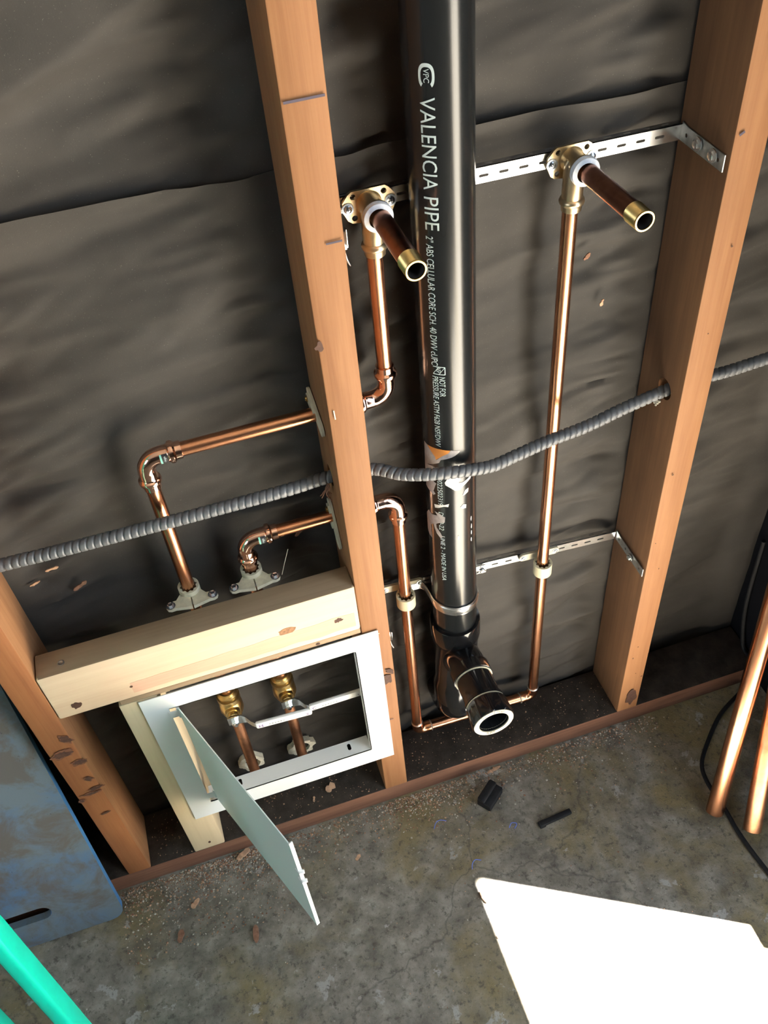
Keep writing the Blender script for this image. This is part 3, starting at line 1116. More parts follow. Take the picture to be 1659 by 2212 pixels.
def split_clamp(xp, yc, label):
    """two-halves clamp lying on top of the blocking board."""
    zt = 0.5866
    t = thing('pipe_clamp', (xp, yc, zt), label, 'pipe clamp', 'cream split clamps on the blocking board')
    n = 40
    outer, inner = [], []
    for k in range(n):
        a = 2 * PI * k / n
        outer.append((0.0135 * math.cos(a), 0.0135 * math.sin(a)))
        r = 0.0110 if k % 4 < 2 else 0.0093
        inner.append((r * math.cos(a), r * math.sin(a)))
    mb = MB()
    mb.plate([outer, inner[::-1]], (xp, HY, zt + 0.0125), X, Y, 0.022)
    mb.build('ring', M['cream_dusty'], t)
    for s in (-1, 1):
        eb = MB()
        base = [(0.0008, -0.0290), (0.0215, -0.0245)]
        arc = [(0.0270 + 0.0058 * math.cos(a), -0.0190 + 0.0058 * math.sin(a)) for a in (-PI / 2, -PI / 4, 0, PI / 4, PI / 2)]
        rest = [(0.0190, -0.0125), (0.0128, -0.0040), (0.0128, 0.0), (0.0008, -0.0095)]
        pol = [(s * p[0], p[1] + 0.0) for p in base + arc + rest]
        if s < 0:
            pol = pol[::-1]
        eb.plate([pol], (xp, HY, zt + 0.0052), X, Y, 0.0052)
        eb.build('ear', M['cream_dusty'], t)
        phillips(t, (xp + s * 0.0268, HY - 0.0190, zt + 0.0052), (0, 0, 1), 0.0042, hexhead=True)


split_clamp(XH, HY, 'cream split clamp with two screws on the blocking board, left pipe')
split_clamp(XC, HY, 'cream split clamp with two screws on the blocking board, right pipe')


def insulator(zc, y0, y1, z_low, z_high, label):
    """plastic insulator plate on the left side of the middle stud."""
    t = thing('pipe_insulator', (-0.001, HY, zc), label, 'pipe insulator', 'pale insulators on the middle stud')
    mb = MB()
    dn = V((0, y1 - y0, z_high - z_low))
    Lp = dn.length
    dn.normalize()
    O = V((-0.001, (y0 + y1) / 2, (z_low + z_high) / 2))
    sd = dn.cross(X).normalized()
    mb.plate([slot(0, 0, Lp, 0.020, 6)], O - X * 0.003, dn, -sd if dn.cross(-sd).x < 0 else sd, 0.003)
    mb.plate([slot(Lp * 0.16, 0.001, Lp * 0.5, 0.015, 4)], O - X * 0.0055, dn, -sd if dn.cross(-sd).x < 0 else sd, 0.0028)
    mb.build('flange_plate', M['cream_dim'], t)
    phillips(t, O - X * 0.0058 + dn * (Lp * 0.3), (-1, 0, 0), 0.0030, mat='brass')


insulator(HOT_Z, -0.058, 0.004, HOT_Z - 0.006, HOT_Z + 0.014, 'pale plastic insulator where the upper copper pipe enters the middle stud')
insulator(COLD_Z, -0.044, -0.016, COLD_Z - 0.044, COLD_Z + 0.022, 'pale plastic insulator where the lower copper pipe enters the middle stud')


# ------------------------------------------------------------------ shutoff valves
def valve(xv, label, letter):
    zc = 0.322
    t = thing('ball_valve', (xv, HY, HP), label, 'shutoff valve')
    mb = MB()
    hexm = lambda a, d: 1.0
    mb.lathe((xv, HY, zc), Z, [(-0.034, 0.0090), (-0.034, 0.0108), (-0.024, 0.0112), (-0.022, 0.0140), (-0.012, 0.0165), (0.000, 0.0172), (0.010, 0.0160),
                               (0.013, 0.0148), (0.014, 0.0160), (0.023, 0.0160), (0.024, 0.0132), (0.026, 0.0146), (0.029, 0.0146), (0.031, 0.0118), (0.036, 0.0116), (0.037, 0.0088)], 8 * 4,
             mod=lambda a, d: (1 + 0.07 * abs(math.cos(3 * a))) if 0.0135 < d < 0.0235 or -0.023 < d < -0.0 else 1)
    mb.lathe((xv, HY, zc), (0, -1, 0), [(0.010, 0.0110), (0.0195, 0.0105), (0.020, 0.0080), (0.025, 0.0078)], 20)
    mb.build('valve_body', M['brass'], t)
    MB().sweep([(xv, HY, HP + 0.0005), (xv, HY, zc - 0.026)], RP, 24).build('riser_pipe', M['copper_dull'], t)
    # lever: flat steel bar bent out toward the room, white sleeve on its end
    hb = MB()
    droop = 0.085 if letter == 'H' else 0.0
    pth = [(-0.010, -0.0530), (0.010, -0.0530), (0.016, -0.0560), (0.022, -0.0650), (0.028, -0.0700), (0.105, -0.0700)]
    hw = [0.0085, 0.0100, 0.0070, 0.0058, 0.0055, 0.0055]
    vs, fs = [], []
    for (px_, py_), w_ in zip(pth, hw):
        for (dy, dz) in ((-0.001, -w_), (-0.001, w_), (0.001, w_), (0.001, -w_)):
            vs.append((xv + px_, py_ + dy, zc - 0.006 + dz - droop * px_))
    for i in range(len(pth) - 1):
        for k in range(4):
            k2 = (k + 1) % 4
            fs.append((i * 4 + k, i * 4 + k2, i * 4 + 4 + k2, i * 4 + 4 + k))
    fs += [(3, 2, 1, 0), tuple(range(len(vs) - 4, len(vs)))]
    hb.add(vs, fs)
    lev = hb.build('lever', M['zinc'], t)
    gp = MB().box((xv + 0.027, -0.0735, zc - 0.006 - 0.0072), (xv + 0.111, -0.0672, zc - 0.006 + 0.0072), 0.0030)
    for (ltr, u0, sz, dn_) in ((letter, 0.0315, 0.0070, 0), (letter, 0.1010, 0.0060, 1)):
        tv, tf = text_shape(ltr, sz * 0.8, sz, 0)
        gp.add([(xv + u0 + (u if not dn_ else v_), -0.0738, zc - 0.006 - sz / 2 + (v_ if not dn_ else u)) for u, v_ in tv], tf, 1)
    for k in range(6):
        gp.box((xv + 0.046 + k * 0.0042, -0.0737, zc - 0.0075), (xv + 0.0485 + k * 0.0042, -0.0734, zc - 0.0055), 0, 2)
    gp.v = [(p[0], p[1], p[2] - droop * (p[0] - xv)) for p in gp.v]
    gp.build('grip', [M['grip'], M['purple'], M['zinc_dull']], lev)
    MB().lathe((xv, -0.0540, zc - 0.006), (0, -1, 0), [(0, 0.0058), (0.005, 0.0058), (0.006, 0.0048), (0.006, 0.0032), (0.009, 0.0030)], 6).build('stem_nut', M['zinc'], t)


valve(XH, 'brass ball valve with white lever marked H, left in the access opening', 'H')
valve(XC, 'brass ball valve with white lever marked C, right in the access opening', 'C')
for xv, lab in ((XH - 0.003, 'ragged white plaster ring on the wall behind the left valve riser'), (XC + 0.003, 'ragged white plaster ring on the wall behind the right valve riser')):
    mb = MB()
    out = blob(0, 0, 0.0215, 0.0205, 40, 0.28, xv * 50)
    inn = blob(0, 0, 0.0135, 0.0135, 30, 0.12, xv * 80)
    mb.plate([out, inn[::-1]], (xv, 0.0030, 0.090), X, Z, 0.010)
    tag(mb.build('plaster_patch', M['plaster']), lab, 'plaster')

# ------------------------------------------------------------------ black drain pipe
PX, PY, PR = 0.1490, -0.0440, 0.0317
dp = thing('drain_pipe', (PX, PY, 0.12), 'black plastic drain pipe with printed lettering standing between the studs', 'drain pipe')


def on_pipe(th_deg, z, lift=0.0):
    a = math.radians(th_deg)
    return (PX + (PR + lift) * math.sin(a), PY - (PR + lift) * math.cos(a), z)


pm = MB()
zs = [0.30, 0.6, 0.9, 1.2, 1.5, 1.8, 2.1, 2.39]
pm.sweep([(PX, PY, z) for z in zs], PR, 72)


def pipe_text(string, z_top, length, th0, th1, mat=1):
    tv, tf = text_shape(string, length, math.radians(th1 - th0) * PR, 4)
    pm.add([on_pipe(th0 + math.degrees(v_ / PR), z_top - u, 0.00035) for u, v_ in tv], tf, mat)


def pipe_patch(poly, mat, lift):
    """polygon in (theta, z): triangulate, cut finely and wrap."""
    tris = tessellate_polygon([[V((a, z * 1000, 0)) for a, z in poly]])
    b = bmesh.new()
    vv = [b.verts.new((a, z * 1000, 0)) for a, z in poly]
    for t in tris:
        try:
            b.faces.new([vv[i] for i in t])
        except ValueError:
            pass
    for a in range(-100, 60, 6):
        bmesh.ops.bisect_plane(b, geom=b.verts[:] + b.edges[:] + b.faces[:], plane_co=(a, 0, 0), plane_no=(1, 0, 0))
    b.verts.index_update()
    pm.add([on_pipe(p.co.x, p.co.y / 1000, lift) for p in b.verts], [[p.index for p in f.verts] for f in b.faces], mat)
    b.free()


pipe_text('VALENCIA', 1.1600, 0.0840, -51, -26)
pipe_text('PIPE', 1.0690, 0.0335, -51, -26)
pipe_text("2\" ABS CELLULAR CORE SCH. 40 DWV cUPC", 1.0290, 0.1530, -51, -37)
pipe_text('NOT FOR', 0.8610, 0.0270, -36, -24)
pipe_text('PRESSURE ASTM F628 NSF/DWV', 0.8610, 0.1030, -50, -38)
pipe_text('0022502319.', 0.7060, 0.0490, -50, -38)
pipe_text('D. 00-22', 0.6460, 0.0330, -50, -38)
pipe_text('LINE 2 - MADE IN USA', 0.6020, 0.0900, -48, -37)
# square mark before NOT FOR
for a0, z0, a1, z1 in ((-48, 0.8745, -24, 0.8745), (-48, 0.8645, -24, 0.8645), (-24, 0.8645, -24, 0.8745), (-48, 0.8645, -36, 0.8745), (-36, 0.8645, -24, 0.8745)):
    n_ = 8
    vs, fs = [], []
    for k in range(n_ + 1):
        a, z = a0 + (a1 - a0) * k / n_, z0 + (z1 - z0) * k / n_
        wz = 0.0005 if abs(a1 - a0) > 1 else 0.0
        wa = 0.0 if abs(a1 - a0) > 1 else 0.9
        vs += [on_pipe(a - wa, z - wz, 0.00035), on_pipe(a + wa, z + wz, 0.00035)]
    for k in range(n_):
        fs.append((2 * k, 2 * k + 1, 2 * k + 3, 2 * k + 2))
    pm.add(vs, fs, 1)
pipe_text('NSF', 0.8735, 0.0070, -41, -32)
# round C-shaped emblem above the lettering
vs, fs = [], []
zc_, ac_ = 1.1775, -38.5
n_ = 30
for k in range(n_ + 1):
    t = math.radians(38 + 284 * k / n_)
    for rr in (1.0, 0.70):
        c_, s_ = math.cos(t), math.sin(t)
        sq = 1.0 / max(abs(c_) ** 2.6 + abs(s_) ** 2.6, 1e-6) ** (1 / 2.6)
        u_, v_ = sq * c_ * 0.0105 * rr, sq * s_ * 13 * rr
        vs.append(on_pipe(ac_ + v_, zc_ - u_, 0.00035))
for k in range(n_):
    fs.append((2 * k, 2 * k + 1, 2 * k + 3, 2 * k + 2))
pm.add(vs, fs, 1)
pipe_text('VPC', 1.1835, 0.0115, -43, -34)
# paint, film and sticker remains
pipe_patch([(-87.7, 0.7524), (-75.1, 0.7521), (-62.8, 0.7459), (-52.5, 0.74), (-49.9, 0.7349), (-35.6, 0.7439), (-21.7, 0.7498), (-17.4, 0.7535), (3.2, 0.7512), (0.4, 0.7482),
            (-8.5, 0.7445), (-15.3, 0.7424), (-39.5, 0.737), (-43.5, 0.7318), (-64.8, 0.7238), (-91.0, 0.7144)], 3, 0.0003)
pipe_patch([(-73.6, 0.7527), (-55.6, 0.7538), (-38.6, 0.7543), (-18.3, 0.7536), (-22.6, 0.7492), (-35.6, 0.7439), (-50.9, 0.7353), (-52.5, 0.74), (-62.8, 0.7459)], 4, 0.0005)
pipe_patch([(-91, 0.716), (-64, 0.722), (-52, 0.722), (-57, 0.700), (-90.5, 0.690)], 3, 0.00032)
pipe_patch([(-90.5, 0.6931), (-66.7, 0.7038), (-57.4, 0.7031), (-60.1, 0.6967), (-52.7, 0.695), (-56.2, 0.6898), (-61.5, 0.6797), (-56.1, 0.676), (-62.1, 0.6725), (-75.4, 0.6755), (-91.2, 0.6775)], 3, 0.0003)
pipe_patch([(-39.1, 0.7115), (1.2, 0.711), (2.8, 0.7033), (-2.8, 0.699), (8.5, 0.6978), (16.9, 0.6992), (31.8, 0.7021), (28.9, 0.6973), (16.8, 0.6938), (6.4, 0.6902), (0.5, 0.6861),
            (-10.4, 0.6865), (-18.9, 0.6912), (-30.9, 0.6963), (-32.5, 0.7002), (-25.2, 0.7088), (-37.6, 0.7063)], 2, 0.0004)
pipe_patch([(13.3, 0.6827), (22.3, 0.6836), (21.0, 0.6772), (11.0, 0.6744), (6.4, 0.675)], 2, 0.0004)
pipe_patch([(0.6, 0.6552), (7.6, 0.6592), (15.5, 0.6566), (14.8, 0.6505), (5.4, 0.6519)], 2, 0.0004)
pipe_patch([(-61.1, 0.6566), (-47.9, 0.6586), (-34.4, 0.6612), (-24.4, 0.6641), (-26.4, 0.6583), (-36.4, 0.658), (-50.3, 0.6529), (-59.2, 0.6508)], 2, 0.0004)
pipe_patch([(-100.1, 0.6229), (-82.3, 0.6371), (-70.9, 0.6344), (-53.4, 0.6382), (-60.9, 0.6437), (-48.9, 0.6432), (-34.5, 0.6388), (-35.9, 0.629), (-50.0, 0.6252), (-58.0, 0.6211),
            (-57.3, 0.6146), (-46.9, 0.6072), (-42.3, 0.6), (-47.5, 0.5971), (-58.1, 0.6037), (-66.9, 0.6184), (-76.5, 0.6124), (-76.2, 0.6004), (-72.8, 0.5882), (-85.8, 0.5876), (-99.9, 0.5919)], 3, 0.0004)
for a, z in ((30, 0.625), (31, 0.610), (31, 0.598), (-5, 0.6), (30, 0.585)):
    pipe_patch(blob(a, z, 1.6, 0.004, 10, 0.4, z * 99), 2, 0.0004)
pm.build('stack_pipe', [M['abs'], M['ink'], M['white_film'], M['grey_film'], M['orange']], dp)
# sanitary tee: collar, body, branch toward the room
tm = MB()
ZT = 0.335
tm.sweep([(PX, PY, z) for z in (0.392, 0.3915, 0.388, 0.360, 0.352, 0.346, 0.25, 0.235, 0.230, 0.196, 0.195)],
         [0.0322, 0.0362, 0.0372, 0.0372, 0.0360, 0.0335, 0.0335, 0.0355, 0.0368, 0.0368, 0.0330], 56)
tm.sweep([(PX, PY + 0.004, ZT - 0.055), (PX, PY - 0.014, ZT - 0.026), (PX, PY - 0.030, ZT - 0.006), (PX, PY - 0.046, ZT), (PX, -0.100, ZT), (PX, -0.101, ZT), (PX, -0.118, ZT), (PX, -0.119, ZT)],
         [0.026, 0.0275, 0.0275, 0.0268, 0.0268, 0.0298, 0.0300, 0.0262], 48)
tm.build('sanitary_tee', M['abs_gloss'], dp)
eb = MB()
pts = [(PX, PY, 0.205)] + arc_pts((PX, PY, 0.150), Z, Y, 0.036, 12) + [(PX, 0.04, 0.150)]
eb.sweep(pts, [0.0368] + [0.0355] * (len(pts) - 1), 48)
eb.build('bend', M['abs_gloss'], dp)
MB().lathe((PX, -0.1192, ZT), (0, -1, 0), [(0, 0.0262), (0, 0.0286), (0.0012, 0.0286), (0.0012, 0.0262)], 40, False).build('cement_ring', M['cream_dusty'], dp)
ad_ = MB()
ad_.lathe((PX, -0.1210, ZT), (0, -1, 0), [(0, 0.0245), (0.0006, 0.0268), (0.036, 0.0268), (0.0365, 0.0290), (0.041, 0.0292), (0.042, 0.0240)], 48, False)
ad_.build('trap_adapter', M['abs_gloss'], dp)
MB().lathe((PX, -0.1632, ZT), (0, -1, 0), [(0, 0.0240), (0, 0.0288), (0.0012, 0.0288), (0.0012, 0.0240)], 40, False).build('gap_ring', M['cream_dusty'], dp)
nt = MB()
nt.lathe((PX, -0.1655, ZT), (0, -1, 0), [(0, 0.0245), (0.0008, 0.0300), (0.029, 0.0306), (0.0305, 0.0298), (0.0305, 0.0226)], 96, False,
         mod=lambda a, d: 1.06 if (a / (2 * PI) * 10) % 1 < 0.12 and 0.001 < d < 0.0302 else 1.0)
nut = nt.build('slip_nut', M['abs_gloss'], dp)
ws = MB()
ws.lathe((PX, -0.1955, ZT), (0, -1, 0), [(0, 0.0298), (0.0012, 0.0292), (0.0012, 0.0224), (-0.004, 0.0216)], 48, False)
for s_, a0, a1, ccw in (('1-1/2 x 1-1/4 TRAP', 55, 150, True), ('ABS', 240, 275, False)):
    tv, tf = text_shape(s_, 1.0, 0.0045, 1)
    out = []
    for u, v_ in tv:
        if ccw:
            a = math.radians(a1 - (a1 - a0) * u)
            r = 0.0236 + v_
        else:
            a = math.radians(a0 + (a1 - a0) * u)
            r = 0.0272 - v_
        out.append((PX + r * math.cos(a), -0.1969, ZT + r * math.sin(a)))
    ws.add(out, tf, 1)
ws.build('washer', [M['washer'], M['dark']], nut)
MB().lathe((PX, -0.1955, ZT), (0, -1, 0), [(0.0, 0.0217), (-0.018, 0.0215), (-0.019, 0.018), (-0.055, 0.018), (-0.055, 0.0)], 40, False).build('socket_lining', M['abs'], dp)

# ------------------------------------------------------------------ steel strap round the drain pipe
sp = thing('pipe_strap', (PX, PY, 0.447), 'galvanised steel strap looped round the front of the black drain pipe', 'pipe strap')
path = [(0.095, -0.0120), (0.106, -0.0120), (0.1105, -0.0135), (0.1140, -0.0185), (0.1160, -0.0290)]
for k in range(0, 31):
    a = math.radians(-82 + 172 * k / 30)
    path.append((PX + (PR + 0.0004) * math.sin(a), PY - (PR + 0.0004) * math.cos(a)))
path += [(0.1835, -0.032), (0.1850, -0.0190), (0.1885, -0.0135), (0.1935, -0.0120), (0.2100, -0.0120)]
prof = [(-0.0085, 0.0016), (-0.0060, 0.0016), (-0.0050, 0.0026), (-0.0010, 0.0030), (0.0010, 0.0030), (0.0050, 0.0026), (0.0060, 0.0016), (0.0085, 0.0016),
        (0.0085, 0.0002), (-0.0085, 0.0002)]
vs, fs = [], []
for i, (x_, y_) in enumerate(path):
    a, b = path[max(i - 1, 0)], path[min(i + 1, len(path) - 1)]
    d = V((b[0] - a[0], b[1] - a[1])).normalized()
    nn = V((d.y, -d.x))
    z_ = 0.4500 - (x_ - 0.095) * 0.075
    for dz, off in prof:
        vs.append((x_ + nn.x * off, y_ + nn.y * off, z_ + dz))
npf = len(prof)
for i in range(len(path) - 1):
    for k in range(npf):
        k2 = (k + 1) % npf
        fs.append((i * npf + k, i * npf + k2, (i + 1) * npf + k2, (i + 1) * npf + k))
fs += [tuple(range(npf))[::-1], tuple(range((len(path) - 1) * npf, len(path) * npf))]
MB().add(vs, fs).build('band', M['zinc'], sp)
phillips(sp, (0.2030, -0.0138, 0.4420), (0, -1, 0), 0.0046, mat='zinc', hexhead=True)

# ------------------------------------------------------------------ corrugated conduit
keys = [(-0.75, -0.050, 0.755), (-0.60, -0.050, 0.748), (-0.38, -0.050, 0.7430), (-0.33, -0.050, 0.7410), (-0.227, -0.050, 0.7390), (-0.065, -0.049, 0.7370), (-0.015, -0.0470, 0.7375), (0.02, -0.048, 0.7385),
        (0.052, -0.0560, 0.7385), (0.078, -0.0690, 0.7330), (0.102, -0.0810, 0.7340), (0.130, -0.0870, 0.7320), (0.160, -0.0870, 0.7260), (0.190, -0.0830, 0.7190), (0.225, -0.0760, 0.7185),
        (0.270, -0.0690, 0.7200), (0.320, -0.0640, 0.7215), (0.375, -0.0600, 0.7310), (0.430, -0.0585, 0.7400), (0.470, -0.058, 0.7430), (0.52, -0.058, 0.7430), (0.60, -0.058, 0.749), (0.67, -0.055, 0.755), (0.72, -0.055, 0.757)]
P_ = [V(k) for k in keys]


def cr_spline(P, step):
    out = []
    for i in range(len(P) - 1):
        p0, p1, p2, p3 = P[max(i - 1, 0)], P[i], P[i + 1], P[min(i + 2, len(P) - 1)]
        n = max(2, int((p2 - p1).length / step))
        for k in range(n):
            t = k / n
            out.append(0.5 * ((2 * p1) + (p2 - p0) * t + (2 * p0 - 5 * p1 + 4 * p2 - p3) * t * t + (3 * p1 - p0 - 3 * p2 + p3) * t ** 3))
    out.append(P[-1])
    return out


cl = cr_spline(P_, 0.0006)
acc, PITCH, NS = 0.0, 0.0082, 20
fm = MB().sweep(cl, 1.0, NS)
out = []
for i, p in enumerate(cl):
    if i:
        acc += (p - cl[i - 1]).length
    for k in range(NS):
        ph = (acc / PITCH + 0.35 * math.sin(2 * PI * k / NS)) % 1.0
        rr = 0.0056 + 0.0021 * min(1.0, 1.35 * math.sin(PI * ph) ** 0.55)
        out.append(tuple(p + (V(fm.v[i * NS + k]) - p) * rr))
fm.v = out
tag(fm.build('flexible_conduit', M['flex'], sharp=80), 'grey corrugated flexible conduit sagging through the studs across the wall', 'conduit')

# ------------------------------------------------------------------ leaning copper tubes and the black cord
RL = 0.0142
for a, q, lab in (((0.501, -0.298), (0.6109, -0.1636, 0.3), 'loose copper tube leaning in the corner, left one of the pair'),
                  ((0.540, -0.345), (0.6050, -0.2440, 0.15), 'loose copper tube leaning in the corner, right one of the pair')):
    p0 = V((a[0], a[1], 0.0015))
    d = (V(q) - p0).normalized()
    p1 = p0 + d * min((-0.018 - p0.y) / d.y, (0.693 - p0.x) / d.x)
    mb = MB()
    zx = RL * math.sqrt(max(0, 1 - d.z * d.z))
    p0 = p0 + V((0, 0, zx))
    mb.lathe(p0, d, [(0.02, 0.0125), (0, 0.0125), (0, RL - 0.0003), (0.0006, RL), ((p1 - p0).length, RL)], 32, True)
    tag(mb.build('copper_tube', M['copper_dull' if 'right' in lab else 'copper']), lab, 'copper tube')
cd = cr_spline([V(p) for p in ((0.703, -0.016, 0.30), (0.702, -0.025, 0.14), (0.701, -0.050, 0.050), (0.699, -0.080, 0.0495), (0.695, -0.101, 0.047), (0.684, -0.106, 0.018), (0.668, -0.112, 0.0045), (0.61, -0.140, 0.004), (0.564, -0.177, 0.004), (0.530, -0.212, 0.004), (0.520, -0.245, 0.004), (0.5215, -0.295, 0.004),
                               (0.5205, -0.345, 0.004), (0.527, -0.407, 0.004), (0.54, -0.48, 0.004), (0.56, -0.60, 0.004))], 0.006)
tag(MB().sweep(cd, 0.0036, 10).build('power_cord', M['rubber']), 'thin black cord running over the floor past the leaning copper tubes', 'cord')

# ------------------------------------------------------------------ blue sheet and teal rail
lean = math.atan(0.172)
bu = V((0, math.sin(lean), math.cos(lean)))
bs = MB()
cr = 0.022
Wd, Hd = 0.45, 0.78
pol = [(-Wd, 0), (-cr, 0)] + [(-cr + cr * math.sin(t), cr - cr * math.cos(t)) for t in (PI / 8, PI / 4, 3 * PI / 8, PI / 2)] + [(0, Hd), (-Wd, Hd)]
hole = slot(-0.145, 0.073, 0.100, 0.030, 8)[::-1]
bs.plate([pol, hole], (-0.4555, -0.1365, 0.0005), X, bu, 0.012)
ob = bs.build('blue_sheet', [M['blue'], M['blue_edge']])
for p in ob.data.polygons:
    if abs(p.normal.x) > 0.8:
        p.material_index = 1
tag(ob, 'scuffed blue metal sheet with a slotted hole leaning at the left behind the teal rail', 'metal sheet')
g0, g1 = V((-0.494, -0.326, 0.45)), V((-0.481, -0.363, 0.25))
gd = V((0.125, -0.205, -0.30)).normalized()
rl = thing('ladder', (-0.40, -0.55, 0), 'teal painted metal rail crossing the lower left corner in front of the blue sheet', 'ladder')

# ------------------------------------------------------------------ small things on the floor
mb = MB()
xf = Matrix.Translation((0.166, -0.148, 0)) @ Matrix.Rotation(math.radians(38), 4, 'Z')
mb.box((-0.0215, -0.013, 0.0005), (0.0215, 0.013, 0.017), 0.002, 0, xf)
mb.box((-0.0215, -0.001, 0.015), (0.0215, 0.013, 0.024), 0.003, 0, xf)
tag(mb.build('rubber_block', M['rubber']), 'small black stepped rubber block on the floor below the drain outlet', 'rubber block')
mb = MB()
xf = Matrix.Translation((0.254, -0.2185, 0)) @ Matrix.Rotation(math.radians(5), 4, 'Z')
mb.box((-0.029, -0.0045, 0.0005), (0.029, 0.0045, 0.008), 0.0015, 0, xf)
mb.box((-0.031, -0.0062, 0.0005), (-0.020, 0.0055, 0.0065), 0.0015, 0, xf)
tag(mb.build('rubber_strip', M['rubber']), 'short black strip lying on the floor right of the rubber block', 'rubber strip')
for pts, lab in (([(0.058, -0.168, 0.002), (0.064, -0.160, 0.004), (0.072, -0.158, 0.005), (0.082, -0.162, 0.003)], 'curled blue plastic shaving on the floor nearest the access panel'),
                 ([(0.176, -0.208, 0.002), (0.182, -0.203, 0.006), (0.190, -0.206, 0.004), (0.184, -0.212, 0.002)], 'looped blue plastic shaving on the floor left of the black strip'),
                 ([(0.093, -0.252, 0.002), (0.096, -0.245, 0.004), (0.103, -0.240, 0.004), (0.112, -0.243, 0.002)], 'blue plastic shaving on the floor just above the tip of the sunlight')):
    tag(MB().sweep(cr_spline([V(p) for p in pts], 0.001), 0.0007, 6).build('plastic_shaving', M['blue_plastic']), lab, 'plastic shaving')


def crumbs_early(pts):
    mb = MB()
    for (x_, y_, z_) in pts:
        b = bmesh.new()
        bmesh.ops.create_icosphere(b, subdivisions=1, radius=random.uniform(0.0014, 0.0026))
        mb.bm(b, 0, Matrix.Translation((x_, y_, z_)))
    return mb.build('foam_crumb', M['plaster'])


def chip(loc, L, w_, t_, rot, mat, label, tilt=0.0, seed=0, group=None, mtx=None):
    mb = MB()
    n = 7
    vs, fs = [], []
    for i in range(n):
        u = -L / 2 + L * i / (n - 1)
        hw = w_ / 2 * (0.55 + 0.6 * abs(noise.noise(V((i * 0.9, seed * 2.3, 0.4))) + 0.4)) * (0.35 if i in (0, n - 1) else 1)
        zz = t_ * (0.6 + 0.8 * noise.noise(V((i * 0.8, seed, 3))))
        for s in (-1, 1):
            vs.append((u, s * hw + 0.2 * w_ * noise.noise(V((i, seed, 9))), max(0.0, zz)))
            vs.append((u, s * hw + 0.2 * w_ * noise.noise(V((i, seed, 9))), max(0.0, zz) + t_))
    for i in range(n - 1):
        o = i * 4
        fs += [(o + 1, o + 5, o + 7, o + 3), (o, o + 2, o + 6, o + 4), (o, o + 4, o + 5, o + 1), (o + 2, o + 3, o + 7, o + 6)]
    fs += [(0, 1, 3, 2), (n * 4 - 4, n * 4 - 2, n * 4 - 1, n * 4 - 3)]
    mtx = mtx or (Matrix.Translation(loc) @ Matrix.Rotation(rot, 4, 'Z') @ Matrix.Rotation(tilt, 4, 'X'))
    mb.add([mtx @ V(p) for p in vs], fs)
    o = mb.build('wood_chip', M[mat])
    return tag(o, label, 'wood chip', group)


chip((-0.088, -0.060, HP), 0.018, 0.013, 0.003, 0.5, 'chip', 'jagged pale wood chip on the bottom plate below the access panel', 0.2, 1)
chip((-0.119, -0.071, HP), 0.010, 0.004, 0.002, 1.3, 'chip', 'narrow wood splinter on the bottom plate left of the jagged chip', 0, 2)
chip((-0.255, -0.104, 0.0005), 0.026, 0.012, 0.004, 0.5, 'chip', 'pinkish wood chip on the floor against the plate left of the panel door', 0, 3)
chip((-0.239, -0.188, 0.0005), 0.0, 0.0, 0.0, 0, 'chip', '', 0, 4) if False else None
chip((-0.262, -0.236, 0.0005), 0.026, 0.010, 0.004, 1.4, 'chip_dark', 'reddish brown bark chip on the open floor left of the door corner', 0, 5)
chip((-0.345, -0.157, 0.0005), 0.018, 0.008, 0.003, 0.7, 'chip', 'wood chip among the grit right of the blue sheet corner', 0, 6)
chip((-0.376, -0.200, 0.0005), 0.020, 0.009, 0.003, 1.2, 'chip_dark', 'brown wood chip on the floor below the blue sheet corner', 0, 7)
chip((0.093, -0.300, 0.0005), 0.020, 0.007, 0.003, 1.75, 'chip', 'pale wood splinter on the floor at the left edge of the sunlight', 0, 8)
chip((0.095, -0.362, 0.0005), 0.011, 0.005, 0.002, 0.3, 'chip', 'small wood splinter on the floor beside the sunlight, below the larger one', 0, 9)
chip((-0.076, -0.172, 0.0005), 0.012, 0.006, 0.002, 0.7, 'chip', 'small tan wood chip alone on the floor right of the door corner', 0, 10)
chip((0.192, -0.102, 0.0005), 0.026, 0.006, 0.002, 0.15, 'chip', 'thin tan splinter on the floor against the plate between black pipe and right stud', 0, 11)
# scraps clinging to the paper
up = Matrix.Rotation(PI / 2, 4, 'X')
for (x_, z_, L1, w1, r1, mt, lab) in ((-0.325, 0.622, 0.021, 0.006, 0.5, 'chip_dark', 'curled brown bark scrap stuck on the paper above the blocking board'),
                                      (-0.372, 0.647, 0.014, 0.003, 0.3, 'chip', 'tan wood scrap stuck on the paper left of the curled bark scrap'),
                                      (-0.346, 0.664, 0.016, 0.004, 0.1, 'chip', 'thin pale scrap stuck on the paper just under the conduit at the left'),
                                      (0.3605, 0.848, 0.009, 0.004, 1.3, 'chip', 'small tan fleck stuck on the paper left of the right stud'),
                                      (0.335, 0.916, 0.010, 0.006, 0.9, 'chip_dark', 'brown crumb stuck on the paper right of the right copper pipe'),
                                      (-0.044, 0.610, 0.020, 0.007, 0.8, 'chip_dark', 'brown scrap on the paper above the right end of the blocking board')):
    chip(None, L1, w1, 0.0015, 0, mt, lab, 0, x_ * 40, None, Matrix.Translation((x_, 0.004, z_)) @ up @ Matrix.Rotation(r1, 4, 'Z'))
